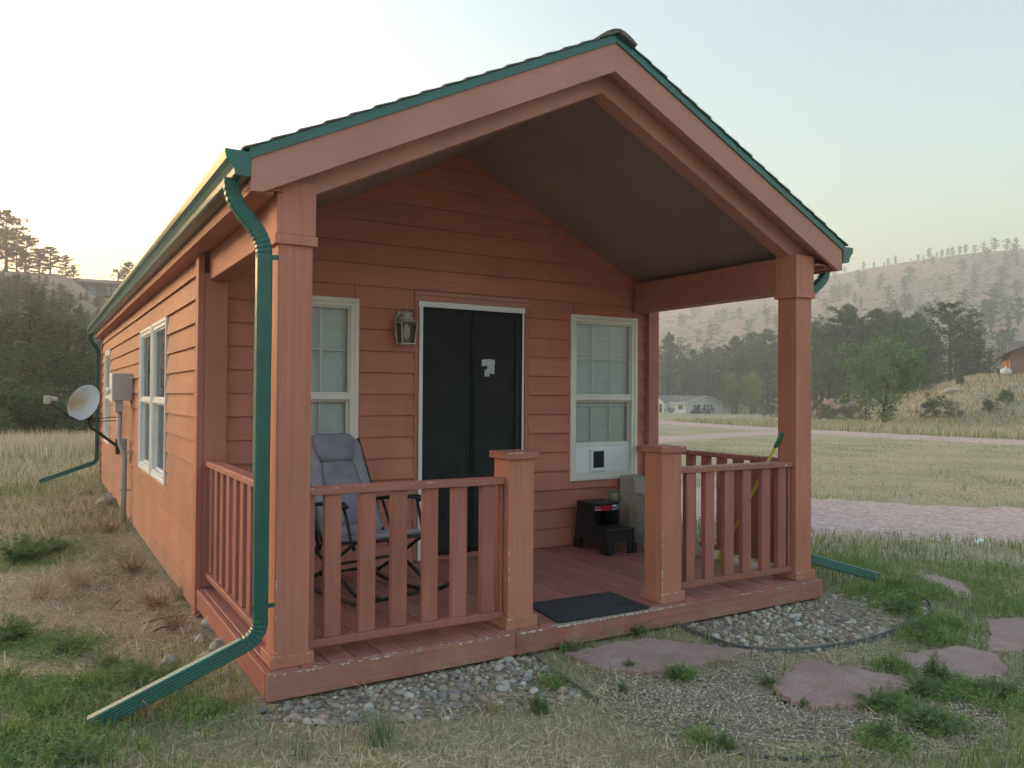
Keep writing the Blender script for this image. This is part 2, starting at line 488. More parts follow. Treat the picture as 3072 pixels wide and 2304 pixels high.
azs = np.concatenate([np.arange(-180, -14, 4.0), np.arange(-14, 78, .3), np.arange(78, 180, 4.0)])
rings = np.concatenate([[.05], np.geomspace(.5, 1150, 300)])
A, D_ = np.meshgrid(np.radians(azs), rings, indexing='ij')
gx = CAM[0] + np.sin(A) * D_; gy = CAM[1] + np.cos(A) * D_
gv = np.stack([gx, gy, H(gx, gy)], -1).reshape(-1, 3)
na, nr = A.shape
ii = np.arange(na)[:, None]; jj = np.arange(nr - 1)[None]
i2 = (ii + 1) % na
F = np.stack([ii * nr + jj, i2 * nr + jj, i2 * nr + jj + 1, ii * nr + jj + 1], -1).reshape(-1, 4)[:, ::-1]
tag(place('ground', mesh_np('ground', gv, F.copy(), M['ground'], smooth=True)), kind='structure')

def gravelmat(name, cols, scale, bumpd=.02):
    m, nt, b = newmat(name)
    v = coords(nt)
    vo = N(nt, 'ShaderNodeTexVoronoi', Scale=scale); nt.links.new(v, vo.inputs['Vector'])
    sp = nt.nodes.new('ShaderNodeSeparateColor'); nt.links.new(vo.outputs['Color'], sp.inputs[0])
    r = ramp(nt, cols); nt.links.new(sp.outputs[0], r.inputs[0])
    n = noise(nt, v, .9, 5); n2 = noise(nt, v, 8, 5, .7)
    f = ramp(nt, [(.3, (.72, .72, .72)), (.7, (1.2, 1.2, 1.2))]); nt.links.new(n2, f.inputs[0])
    c = mixc(nt, 1.0, r.outputs[0], f.outputs[0], 'MULTIPLY')
    nt.links.new(c, b.inputs['Base Color']); b.inputs['Roughness'].default_value = .95; b.inputs['Specular IOR Level'].default_value = .15
    bp = N(nt, 'ShaderNodeBump', Strength=.7, Distance=bumpd); bp.invert = True; nt.links.new(vo.outputs['Distance'], bp.inputs['Height']); nt.links.new(bp.outputs[0], b.inputs['Normal'])
    return m
M['pink_gravel'] = gravelmat('pink_gravel', [(0, (.45, .32, .30)), (.4, (.58, .43, .40)), (.8, (.66, .53, .50)), (1, (.52, .41, .38))], 26)
M['pea_bed'] = gravelmat('pea_gravel_bed', [(0, (.22, .185, .15)), (.5, (.35, .305, .25)), (1, (.46, .41, .34))], 70, .008)
M['rock_bed'] = gravelmat('river_rock_bed', [(0, (.20, .165, .125)), (.5, (.31, .265, .205)), (1, (.40, .35, .28))], 45, .012)

def ribbon(name, pts, widths, mat, lift):
    """a track laid on the terrain along a smooth line"""
    P = np.array(pts, float); n = len(P)
    t = np.linspace(0, n - 1, (n - 1) * 14 + 1)
    def cr(a):
        i = np.clip(np.floor(t).astype(int), 0, n - 2); f = t - i
        p0, p1, p2, p3 = a[np.clip(i - 1, 0, n - 1)], a[i], a[i + 1], a[np.clip(i + 2, 0, n - 1)]
        if a.ndim > 1: f = f[:, None]
        return .5 * (2 * p1 + (p2 - p0) * f + (2 * p0 - 5 * p1 + 4 * p2 - p3) * f ** 2 + (3 * p1 - p0 - 3 * p2 + p3) * f ** 3)
    C = cr(P); W = cr(np.array(widths, float))
    T = np.gradient(C, axis=0); T /= np.linalg.norm(T, axis=1)[:, None]
    Nn = np.stack([-T[:, 1], T[:, 0]], -1)
    rng = np.random.default_rng(3)
    m = 11; us = np.linspace(-.5, .5, m); V = []
    for k, u in enumerate(us):
        ww = W.copy()
        if k in (0, m - 1): ww = ww * (1 + .10 * np.sin(np.arange(len(t)) * 1.7 + k) + rng.normal(0, .05, len(t)))
        q = C + Nn * (u * ww)[:, None]
        V.append(np.stack([q[:, 0], q[:, 1], H(q[:, 0], q[:, 1]) + (lift if 0 < k < m - 1 else -.01)], -1))
    V = np.stack(V, 1).reshape(-1, 3); L = len(t)
    i, j = np.meshgrid(np.arange(L - 1), np.arange(m - 1), indexing='ij')
    F = np.stack([i * m + j, (i + 1) * m + j, (i + 1) * m + j + 1, i * m + j + 1], -1).reshape(-1, 4)[:, ::-1]
    return tag(place(name, mesh_np(name, V, F.copy(), mat, True)), kind='structure')

DRIVE = [(18, -5.5), (12.6, -1.3), (9.5, 1.2), (7.9, 3.4), (7.3, 6.2), (8.2, 10.5), (12, 15.8), (17, 19.5), (23, 22.8), (31, 26), (39, 29)]
DRIVEW = [3.8, 3.8, 3.9, 4.0, 3.8, 3.4, 3.0, 2.8, 2.8, 3.0, 3.2]
ribbon('gravel_drive', DRIVE, DRIVEW, M['pink_gravel'], .02)
ribbon('dirt_road', [(34, -60), (35, -20), (35.6, 3), (36.4, 14.3), (39.5, 27.8), (44, 41), (49.5, 53), (58, 68), (72, 88), (92, 108)], [4.2, 4.2, 4.2, 4.2, 4.2, 4.0, 4.0, 3.8, 3.6, 3.6], M['pink_gravel'], .07)

# ------------------------------------------------------------------ cabin
D = 2.0; XR = 4.14; L1 = 11.85; XA = 2.06; SL = .49
cabin = empty('cabin', (2.06, 6.0, -.22), 'small red-brown cabin with a gabled front porch and green gutters', 'cabin')

fnd = MB().box(.03, XR - .03, D + .05, L1 - .03, -.5, -.175)
fnd.obj('foundation', M['concrete'], cabin)

def rows(z0, z1, step=.17, off=0.0):
    k = math.floor((z0 - off) / step)
    out = []
    while k * step + off < z1 - 1e-6:
        a, b = max(z0, k * step + off), min(z1, (k + 1) * step + off)
        if b - a > .012: out.append((a, b))
        k += 1
    return out

def board_front(parent, x0, x1, z0, z1, x0t=None, x1t=None, y=D):
    """lap board: bottom edge proud of the one below"""
    x0t = x0 if x0t is None else x0t; x1t = x1 if x1t is None else x1t
    lo, hi, th = .027, .006, .008
    vs = [(x0, y - lo, z0), (x1, y - lo, z0), (x1t, y - hi, z1 + .012), (x0t, y - hi, z1 + .012),
          (x0, y - lo + th, z0), (x1, y - lo + th, z0), (x1t, y - hi + th, z1 + .012), (x0t, y - hi + th, z1 + .012)]
    fs = [(0, 1, 2, 3), (7, 6, 5, 4), (0, 4, 5, 1), (1, 5, 6, 2), (2, 6, 7, 3), (3, 7, 4, 0)]
    MB().add(vs, fs).obj('siding_board', M['siding_front'], parent)

def board_side(parent, y0, y1, z0, z1, x=0.0, sg=-1):
    lo, hi, th = .030, .006, .008
    vs = [(x + sg * lo, y0, z0), (x + sg * lo, y1, z0), (x + sg * hi, y1, z1 + .012), (x + sg * hi, y0, z1 + .012),
          (x + sg * (lo - th), y0, z0), (x + sg * (lo - th), y1, z0), (x + sg * (hi - th), y1, z1 + .012), (x + sg * (hi - th), y0, z1 + .012)]
    fs = [(3, 2, 1, 0), (4, 5, 6, 7), (1, 5, 4, 0), (2, 6, 5, 1), (3, 7, 6, 2), (0, 4, 7, 3)]
    MB().add(vs, fs).obj('siding_board', M['siding_side'], parent)

def spans(a, b, holes, z0, z1):
    """intervals of [a,b] left free by holes; and strips over/under partly covered ones"""
    out = [(a, b, z0, z1)]
    for (h0, h1, q0, q1) in holes:
        nxt = []
        for (s0, s1, c0, c1) in out:
            if h1 <= s0 or h0 >= s1 or q1 <= c0 or q0 >= c1: nxt.append((s0, s1, c0, c1)); continue
            if h0 > s0: nxt.append((s0, h0, c0, c1))
            if h1 < s1: nxt.append((h1, s1, c0, c1))
            m0, m1 = max(s0, h0), min(s1, h1)
            if q0 > c0 + .01: nxt.append((m0, m1, c0, q0))
            if q1 < c1 - .01: nxt.append((m0, m1, q1, c1))
        out = nxt
    return out

# openings (outer casing sizes)
WIN_L = (.35, 1.145, .577, 2.10)
WIN_R = (3.158, 3.94, .577, 2.10)
DOOR = (1.655, 2.672, 0.0, 2.12)
inset = lambda o, e=.035: (o[0] + e, o[1] - e, o[2] + e, o[3] - e)
holes_f = [inset(WIN_L), inset(WIN_R), (1.617, 2.715, -.1, 2.16)]
CZ = 3.37
front_wall = MB()
for (a, b_, c, e) in spans(.03, XR - .03, [inset(WIN_L), inset(WIN_R), inset(DOOR)], -.05, 2.32): front_wall.box(a, b_, D, D + .03, c, e)
front_wall.prism([(.03, 2.32), (XR - .03, 2.32), (XR - .03, 2.36), (XA, CZ), (.03, 2.36)], 1, D, D + .03)
front_wall = front_wall.obj('front_wall', M['siding_front'], cabin)
for (z0, z1) in rows(.005, 3.36):
    if z1 <= 2.35:
        for (a, b_, c, e) in spans(.15, 4.06, holes_f, z0, z1): board_front(front_wall, a + .002, b_ - .002, c, e)
    else:
        h0 = min((CZ + .03 - z0) / SL, 2.0); h1 = min(max((CZ + .03 - z1) / SL, .02), 2.0)
        board_front(front_wall, max(.05, XA - h0), min(4.09, XA + h0), z0, z1 - .012, max(.05, XA - h1), min(4.09, XA + h1))

SW1 = (3.63, 5.71, .54, 2.035)
SW2 = (9.95, 11.0, .545, 2.04)
left_wall = MB()
for (a, b_, c, e) in spans(D, L1 - .03, [inset(SW1), inset(SW2)], -.17, 2.36): left_wall.box(0.0, .03, a, b_, c, e)
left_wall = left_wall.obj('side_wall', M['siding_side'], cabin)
rb = random.Random(5)
for k, (z0, z1) in enumerate(rows(-.176, 2.33, off=-.006)):
    cuts = [D + .005]; y = D + rb.uniform(1.2, 3.6)
    while y < L1 - .6: cuts.append(y); y += 3.66
    cuts.append(L1 - .01)
    for a, b_ in zip(cuts, cuts[1:]):
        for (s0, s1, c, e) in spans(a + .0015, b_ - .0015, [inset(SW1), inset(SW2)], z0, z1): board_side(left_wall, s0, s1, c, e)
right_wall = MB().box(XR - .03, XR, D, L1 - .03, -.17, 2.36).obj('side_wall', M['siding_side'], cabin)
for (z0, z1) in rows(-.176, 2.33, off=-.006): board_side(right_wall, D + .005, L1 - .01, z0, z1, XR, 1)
back_wall = MB().prism([(0, -.17), (XR, -.17), (XR, 2.36), (XA, 3.38), (0, 2.36)], 1, L1 - .03, L1).obj('back_wall', M['siding_front'], cabin)

# corner boards and wall pilasters of the porch
MB().box(-.044, -.001, D - .075, D + .045, -.2, 2.33, .003).obj('corner_board', M['trim'], cabin)
MB().box(-.0, .155, D - .075, D - .002, 0.002, 2.2, .003).obj('pilaster', M['trim'], cabin)
MB().box(4.045, 4.165, D - .075, D - .002, 0.002, 2.2, .003).obj('pilaster', M['trim'], cabin)
MB().box(-.040, -.001, L1 - .09, L1 + .02, -.2, 2.33, .003).obj('corner_board', M['trim'], cabin)
MB().box(XR + .001, XR + .034, D - .07, D + .045, -.2, 2.33, .003).obj('corner_board', M['trim'], cabin)

# porch ceiling, roof, fascia
pc = MB().prism([(-.02, CZ - SL * 2.08 + .012), (XA, CZ + .012), (4.14, CZ - SL * 2.08 + .012), (4.14, CZ - SL * 2.08 + .03), (XA, CZ + .03), (-.02, CZ - SL * 2.08 + .03)], 1, .09, D - .002).obj('porch_ceiling', M['porch_ceiling'], cabin)
for s in (-1, 1):
    for a0, a1 in ((.001, 1.0425), (1.0445, 2.075)):
        for y0, y1 in ((.09, 1.0815), (1.0835, D - .003)):
            p = [(XA + s * a0, CZ - SL * a0), (XA + s * a1, CZ - SL * a1), (XA + s * a1, CZ - SL * a1 + .011), (XA + s * a0, CZ - SL * a0 + .011)]
            MB().prism(p[::s], 1, y0, y1).obj('ceiling_panel', M['porch_ceiling'], pc)
ZR = 3.60; Y0, Y1 = -.055, 12.1; XE = 2.195
roof = MB()
for s in (-1, 1):
    roof.prism([(XA, ZR), (XA + s * XE, ZR - SL * XE), (XA + s * XE, ZR - SL * XE - .03), (XA, ZR - .03)][::s], 1, Y0 + .02, Y1)
roof = roof.obj('roof', M['shingle'], cabin)
for s in (-1, 1):
    n = 17; ln = (XE + .03) / n
    for k in range(n):
        a, b_ = k * ln, (k + 1) * ln + .012
        p = [(XA + s * a, ZR - SL * a + .004), (XA + s * a, ZR - SL * a + .008), (XA + s * b_, ZR - SL * b_ + .020), (XA + s * b_, ZR - SL * b_ + .009)]
        MB().prism(p[::s], 1, Y0 - .016 - .002 * ((k * 7) % 3), Y1 + .02).obj('shingle_course', M['shingle'], roof)
cap = [(-.14, -.062), (-.10, -.034), (-.05, -.008), (0, .004), (.05, -.008), (.10, -.034), (.14, -.062), (.13, -.075), (0, -.016), (-.13, -.075)]
for k in range(40):
    y0 = Y0 - .04 + k * .31
    MB().prism([(XA + p[0], ZR + .02 + p[1] + (.004 if k % 2 else 0)) for p in cap], 1, y0, min(y0 + .312, Y1 + .03)).obj('ridge_cap', M['shingle'], roof)

FT, FB = ZR - .042, ZR - .225
for s in (-1, 1):
    p = [(XA, FT), (XA + s * XE, FT - SL * XE), (XA + s * XE, FB - SL * XE + .025), (XA + s * (XE - .055), FB - SL * (XE - .055) - .0), (XA, FB)]
    MB().prism(p[::-s], 1, -.05, -.018).obj('fascia_board', M['trim_x'], cabin)
    p = [(XA, ZR + .004), (XA + s * (XE + .012), ZR + .004 - SL * (XE + .012)), (XA + s * (XE + .012), FT - .004 - SL * (XE + .012)), (XA, FT - .004)]
    MB().prism(p[::-s], 1, -.062, -.0505).obj('drip_edge', M['green'], cabin)
    # raked soffit behind the fascia and the gable beam
    q0, q1 = FB + .045, FB + .06
    p = [(XA, q1), (XA + s * XE, q1 - SL * XE), (XA + s * XE, q0 - SL * XE), (XA, q0)]
    MB().prism(p[::-s], 1, -.018, .10).obj('rake_soffit', M['trim_x'], cabin)
    bb = 3.285
    p = [(XA, bb + .13), (XA + s * 1.98, bb + .13 - SL * 1.98), (XA + s * 1.98, bb - SL * 1.98), (XA, bb)]
    MB().prism(p[::-s], 1, .085, .20).obj('gable_beam', M['trim_x'], cabin)
    # eave: fascia, soffit, gutter
    ex = XA + s * XE
    MB().box(ex - s * .03, ex - s * .003, -.016, Y1, FB - SL * XE + .025, FT - SL * XE + .02).obj('eave_fascia', M['siding_side'], cabin)
    MB().box(ex - s * .032, XA + s * (2.07), .02, Y1 - .01, 2.335, 2.35).obj('eave_soffit', M['siding_side'], cabin)
    G = ex + s * .003
    outer = [(0, 2.505), (0, 2.388), (.062, 2.388), (.072, 2.396), (.078, 2.42), (.092, 2.445), (.112, 2.462), (.118, 2.487), (.118, 2.507)]
    inner = [(.106, 2.507), (.108, 2.487), (.10, 2.470), (.083, 2.452), (.070, 2.425), (.063, 2.396), (.006, 2.394), (.006, 2.505)]
    gut = MB().prism([(G + s * a, z) for a, z in (outer + inner)][::-s], 1, Y0, Y1)
    go = gut.obj('gutter', M['green'], cabin)
    MB().prism([(G + s * a * .99, z) for a, z in outer][::-s], 1, Y0 - .003, Y0 - .0005).obj('end_cap', M['green'], go)

# side beams over the posts
MB().box(.03, .19, .20, D - .076, 2.15, 2.42, .004).obj('side_beam', M['trim'], cabin)
MB().box(3.86, 4.02, .20, D - .076, 2.15, 2.42, .004).obj('side_beam', M['trim'], cabin)
for xa, xb in ((-.14, .03), (4.02, 4.26)):
    MB().box(max(xa, -.10), min(xb, 4.22), .0, D - .08, 2.352, 2.362).obj('porch_soffit', M['trim'], cabin)

# posts
def chips(mb_list, parent, seed, edges):
    """irregular slivers of missing paint along an edge; edges: list of (p0, p1, normal, width, fill)"""
    rr = random.Random(seed); m = MB()
    for p0, p1, nrm, sd_, wd, fill in edges:
        p0, p1, nrm, sd_ = map(Vector, (p0, p1, nrm, sd_)); L = (p1 - p0).length; t = 0
        while t < L:
            ln = rr.uniform(.006, .045); gap = rr.expovariate(1 / (ln * (1 - fill) / max(fill, .02)))
            if t + ln < L:
                a = p0 + (p1 - p0) * (t / L); b_ = p0 + (p1 - p0) * ((t + ln) / L); w1, w2 = rr.uniform(.2, 1) * wd, rr.uniform(.2, 1) * wd
                c = (a + b_) / 2 + sd_ * max(w1, w2)
                o = nrm * .0012
                m.add([a + o, b_ + o, b_ + sd_ * w2 * .5 + o, c + o, a + sd_ * w1 * .5 + o], [(0, 1, 2, 3, 4)])
            t += ln + gap
    if m.v: tag(m.obj('paint_chip', M['chip'], parent), kind='stuff')

def tall_post(x0, seed):
    x1 = x0 + .172
    p = MB().box(x0, x1, .04, .212, .0, 2.12, .004).obj('post', M['post'], cabin)
    MB().box(x0 - .012, x1 + .012, .028, .224, 2.15, 2.42, .003).obj('upper_wrap', M['post'], p)
    MB().box(x0 - .020, x1 + .020, .020, .232, 2.10, 2.150, .003).obj('capital', M['post'], p)
    MB().box(x0 - .022, x1 + .022, .018, .234, 0.0, .062, .003).obj('base_trim', M['post'], p)
    chips(None, p, seed, [((x0 + .004, .0395, .07), (x0 + .004, .0395, .55), (0, -1, 0), (1, 0, 0), .006, .12),
                          ((x0 - .02, .0175, .058), (x1 + .02, .0175, .058), (0, -1, 0), (0, 0, -1), .008, .18)])
    return p
tall_post(.022, 1); tall_post(3.845, 2)

def stub_post(x0, seed, fill):
    x1 = x0 + .174
    p = MB().box(x0, x1, .03, .204, 0, .985, .004).obj('stub_post', M['post'], cabin)
    MB().box(x0 - .022, x1 + .022, .006, .226, .982, 1.024, .003).obj('post_cap', M['rail_top'], p)
    MB().box(x0 - .018, x1 + .018, .012, .222, 0, .065, .003).obj('base_trim', M['post'], p)
    chips(None, p, seed, [((x0 + .004, .0295, .07), (x0 + .004, .0295, .5), (0, -1, 0), (1, 0, 0), .007, fill),
                          ((x0 - .016, .0115, .062), (x1 + .016, .0115, .062), (0, -1, 0), (0, 0, -1), .008, .2),
                          ((x0 - .02, .0055, 1.021), (x1 + .02, .0055, 1.021), (0, -1, 0), (0, 0, -1), .006, .12)])
stub_post(1.355, 3, .06); stub_post(2.525, 4, .30)

# railings
def rail_front(x0, x1, bal, seed):
    t = MB().box(x0, x1, .062, .152, .835, .875, .004).obj('railing', M['rail_top'], cabin)
    MB().box(x0, x1, .07, .145, .058, .098, .004).obj('bottom_rail', M['rail'], t)
    for a, b_ in bal: MB().box(a, b_, .082, .122, .0985, .8345, .003).obj('baluster', M['rail'], t)
    chips(None, t, seed, [((x0, .0615, .872), (x1, .0615, .872), (0, -1, 0), (0, 0, -1), .006, .16)])
rail_front(.196, 1.353, [(.199, .232), (.285, .373), (.473, .563), (.654, .745), (.842, .930), (1.020, 1.112), (1.207, 1.295), (1.332, 1.350)], 11)
rail_front(2.701, 3.843, [(2.72, 2.738), (2.792, 2.872), (2.968, 3.054), (3.155, 3.244), (3.332, 3.419), (3.528, 3.618), (3.703, 3.787), (3.81, 3.841)], 12)
def rail_side(xc, ys, seed):
    t = MB().box(xc - .045, xc + .045, .214, D - .078, .845, .885, .004).obj('railing', M['rail_top'], cabin)
    MB().box(xc - .037, xc + .037, .214, D - .078, .07, .11, .004).obj('bottom_rail', M['rail'], t)
    for y in ys: MB().box(xc - .02, xc + .02, y - .045, y + .045, .1105, .8445, .003).obj('baluster', M['rail'], t)
    chips(None, t, seed, [((xc - .0455, .3, .882), (xc - .0455, 1.9, .882), (-1, 0, 0), (0, 0, -1), .008, .12)])
rail_side(.058, [.32, .50, .69, .88, 1.07, 1.27, 1.47, 1.66, 1.85], 13)
rail_side(3.935, [.31, .505, .69, .87, 1.05, 1.235, 1.42, 1.60, 1.78], 14)

# deck: boards run front to back
deck = MB().box(.03, 4.02, .06, D - .002, -.12, -.036).obj('porch_deck', M['dark_in'], cabin)
x = .006; k = 0; rd = random.Random(9)
me_b = MB().box(0, .1350, .0, D - .012, -.034, 0, .0035).mesh('deck_board', M['deck'])
while x < 4.03:
    wdt = min(.1415, 4.036 - x)
    if wdt > .03:
        o = place('deck_board', me_b, deck, (x, .004 + rd.uniform(0, .003), rd.uniform(-.0018, .0008)), (0, 0, 0), (wdt / .1415, 1, 1))
    x += .1415
rim = MB().box(-.028, 1.372, -.034, .002, -.134, -.004, .003).obj('rim_board', M['deck_edge'], cabin)
rim2 = MB().box(1.376, 4.062, -.032, .002, -.136, -.006, .003).obj('rim_board', M['deck_edge'], cabin)
MB().box(-.032, .002, .004, D - .08, -.134, -.004, .003).obj('rim_board', M['rail_top'], cabin)
MB().box(4.038, 4.066, .004, D - .08, -.134, -.004, .003).obj('rim_board', M['rail_top'], cabin)
chips(None, rim, 21, [((0, -.0345, -.008), (1.36, -.0345, -.008), (0, -1, 0), (0, 0, -1), .010, .30), ((.2, -.03, -.0035), (1.3, -.03, -.0035), (0, 0, 1), (0, 1, 0), .02, .4)])
chips(None, rim2, 22, [((1.4, -.0325, -.010), (1.66, -.0325, -.010), (0, -1, 0), (0, 0, -1), .012, .4), ((1.66, -.0325, -.009), (2.5, -.0325, -.009), (0, -1, 0), (0, 0, -1), .014, .8),
                       ((2.5, -.0325, -.010), (4.0, -.0325, -.010), (0, -1, 0), (0, 0, -1), .008, .2), ((1.6, -.031, -.0055), (2.5, -.031, -.0055), (0, 0, 1), (0, 1, 0), .03, .9)])
for xx in (.1, 2.0, 3.9): MB().box(xx, xx + .09, .12, .21, -.5, -.121).obj('deck_footing', M['concrete'], cabin)

# downspouts: rectangular, crimped elbows
def prof(wd, dp):
    a, b_ = wd / 2, dp / 2; r = .008; out = []
    pts = [(-a, -b_), (a, -b_), (a, b_), (-a, b_)]
    side = [[(-a + r + (2 * a - 2 * r) * i / 8, -b_ + (.0018 if i % 2 else 0)) for i in range(9)], [(a, -b_ + r), (a, 0), (a, b_ - r)],
            [(a - r - (2 * a - 2 * r) * i / 8, b_ - (.0018 if i % 2 else 0)) for i in range(9)], [(-a, b_ - r), (-a, 0), (-a, -b_ + r)]]
    for s_ in side: out += s_
    return out
def arc_path(pts, rad=.07, n=13):
    P = [Vector(p) for p in pts]; out = [P[0]]; sc = [1.0]
    for i in range(1, len(P) - 1):
        a = (P[i - 1] - P[i]).normalized(); b_ = (P[i + 1] - P[i]).normalized()
        q0, q1 = P[i] + a * rad, P[i] + b_ * rad
        for k in range(n + 1):
            t = k / n; out.append(q0 * (1 - t) ** 2 + P[i] * 2 * t * (1 - t) + q1 * t * t); sc.append(1.0 if k % 2 else .93)
    out.append(P[-1]); sc.append(1.0)
    return out, sc
def downspout(pts, rad=.08, name_parent=cabin):
    path, sc = arc_path(pts, rad)
    mb = MB().sweep(path, [(c_, a_) for a_, c_ in prof(.074, .056)][::-1], up=(0, 1, 0), scales=sc)
    return mb.obj('downspout', M['green'], name_parent)
ds = downspout([(-.207, .05, 2.392), (-.207, .05, 2.30), (-.046, .05, 2.115), (-.046, .05, .165), (-.775, .075, -.125)], .085)
MB().box(-.085, .022, .045, .056, .30, .322).obj('strap', M['green'], ds)
MB().box(-.085, .022, .045, .056, 2.02, 2.042).obj('strap', M['green'], ds)
mx = lambda x: 4.12 - x
ds2 = downspout([(mx(-.20), .15, 2.392), (mx(-.20), .15, 2.30), (4.066, .15, 2.115), (4.066, .15, .13), (4.93, .12, -.115)], .085)
ds3 = downspout([(-.207, 11.93, 2.392), (-.207, 11.93, 2.27), (-.075, 11.93, 2.12), (-.075, 11.93, .13), (-.95, 11.8, -.17)], .085)

# windows
class Pl:
    """wall plane: u along the wall, n outwards"""
    def __init__(s, kind): s.k = kind
    def box(s, mb, u0, u1, n0, n1, z0, z1, b=0):
        if s.k == 'f': mb.box(u0, u1, D - n1, D - n0, z0, z1, b)
        else: mb.box(-n1, -n0, u0, u1, z0, z1, b)
        return mb
def frame(pl, u0, u1, z0, z1, wd, n0, n1, b=.003, bottom=None):
    m = MB(); bt = bottom or wd
    pl.box(m, u0, u0 + wd, n0, n1, z0, z1, b); pl.box(m, u1 - wd, u1, n0, n1, z0, z1, b)
    pl.box(m, u0 + wd, u1 - wd, n0 + .0007, n1 - .0007, z1 - wd, z1, b); pl.box(m, u0 + wd, u1 - wd, n0 + .0007, n1 - .0007, z0, z0 + bt, b)
    return m
def window(kind, o, mid, cas, colr='beige', grid=True, lower=None, blind=True, cols=3, rowz=(1.62,)):
    pl = Pl(kind); u0, u1, z0, z1 = o
    wdw = frame(pl, u0, u1, z0, z1, .034, -.01, .034).obj('window', M[colr], cabin)
    frame(pl, u0 + .030, u1 - .030, z0 + .030, z1 - .030, cas, -.05, .026).obj('inner_frame', M[colr], wdw)
    a, b_ = u0 + .03 + cas, u1 - .03 - cas; c, e = z0 + .03 + cas, z1 - .03 - cas
    m = MB(); pl.box(m, a, b_, -.035, .022, mid - .022, mid + .022, .003); m.obj('meeting_rail', M[colr], wdw)
    lo = c if lower is None else lower
    us = frame(pl, a, b_, mid + .0225, e, .014, -.03, .010, .002).obj('upper_sash', M[colr], wdw)
    ls = frame(pl, a, b_, lo, mid - .0225, .018, -.045, -.012, .002, bottom=.04 if lower else None).obj('lower_sash', M[colr], wdw)
    m = MB(); pl.box(m, a + .012, b_ - .012, -.012, -.008, mid + .03, e - .01); m.obj('pane', M['glass'], us)
    m = MB(); pl.box(m, a + .016, b_ - .016, -.032, -.028, lo + .015, mid - .035); m.obj('pane', M['glass'], ls)
    if grid:
        for par, q0, q1, dn in ((us, mid + .036, e - .014, -.022), (ls, lo + .02, mid - .04, -.042)):
            for i in range(1, cols):
                uu = a + (b_ - a) * i / cols
                m = MB(); pl.box(m, uu - .007, uu + .007, dn, dn + .007, q0, q1); m.obj('muntin', M['white_vinyl'], par)
            for rz in rowz:
                if q0 < rz < q1:
                    m = MB(); pl.box(m, a + .015, b_ - .015, dn + .0008, dn + .0062, rz - .007, rz + .007); m.obj('muntin', M['white_vinyl'], par)
    if blind:
        m = MB(); z = c - .03; rr = random.Random(hash(o) % 1000)
        while z < e + .03:
            t = .008 + rr.uniform(-.0015, .0015)
            if kind == 'f': m.add([(a - .02, D + .065 - t, z), (b_ + .02, D + .065 - t, z), (b_ + .02, D + .065 + t, z + .0235), (a - .02, D + .065 + t, z + .0235)], [(0, 1, 2, 3)])
            else: m.add([(.065 - t, a - .02, z), (.065 - t, b_ + .02, z), (.065 + t, b_ + .02, z + .0235), (.065 + t, a - .02, z + .0235)], [(3, 2, 1, 0)])
            z += .022
        m.obj('blind', M['blind'], wdw)
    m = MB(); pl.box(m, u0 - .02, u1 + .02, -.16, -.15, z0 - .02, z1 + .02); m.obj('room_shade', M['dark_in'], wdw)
    return wdw
window('f', WIN_L, 1.335, .036, cols=3, rowz=(1.70,))
wr = window('f', WIN_R, 1.335, .036, lower=.885, cols=3, rowz=(1.70, 1.27))
ym = (SW1[0] + SW1[1]) / 2
window('s', (SW1[0], ym - .02, SW1[2], SW1[3]), 1.28, .04, 'white_vinyl', cols=2, rowz=())
window('s', (ym + .02, SW1[1], SW1[2], SW1[3]), 1.28, .04, 'white_vinyl', cols=2, rowz=())
window('s', SW2, 1.28, .04, 'white_vinyl', cols=2, rowz=())

# door opening: trim boards, white frame, dark leaf behind the curtain
MB().box(1.617, 1.654, D - .022, D + .02, .005, 2.16, .002).obj('door_trim', M['trim'], cabin)
MB().box(2.673, 2.715, D - .022, D + .02, .005, 2.16, .002).obj('door_trim', M['trim'], cabin)
MB().box(1.617, 2.715, D - .0225, D + .02, 2.121, 2.2, .002).obj('door_trim', M['trim_x'], cabin)
MB().box(1.64, 2.70, D - .03, D + .06, .0, .022, .002).obj('threshold', M['rail'], cabin)
MB().box(1.70, 2.63, D + .045, D + .085, .02, 2.08).obj('door', M['dark_in'], cabin)
# ------------------------------------------------------------------ things on the porch and walls
def grid_mesh(fn, nu, nv, thick=None):
    """closed slab from a surface fn(u,v)->(point, normal*thickness)"""
    top, bot = [], []
    for i in range(nu + 1):
        for j in range(nv + 1):
            p, q = fn(i / nu, j / nv); top.append(p); bot.append(q)
    m = MB(); n = nv + 1; K = len(top); fs = []
    for i in range(nu):
        for j in range(nv):
            a, b_, c, e = i * n + j, (i + 1) * n + j, (i + 1) * n + j + 1, i * n + j + 1
            fs += [(a, b_, c, e), (K + e, K + c, K + b_, K + a)]
    for i in range(nu):
        a, b_ = i * n, (i + 1) * n; fs.append((K + a, K + b_, b_, a))
        a, b_ = i * n + nv, (i + 1) * n + nv; fs.append((a, b_, K + b_, K + a))
    for j in range(nv):
        fs.append((j, j + 1, K + j + 1, K + j)); a = nu * n + j; fs.append((a + 1, a, K + a, K + a + 1))
    return m.add(top + bot, fs)

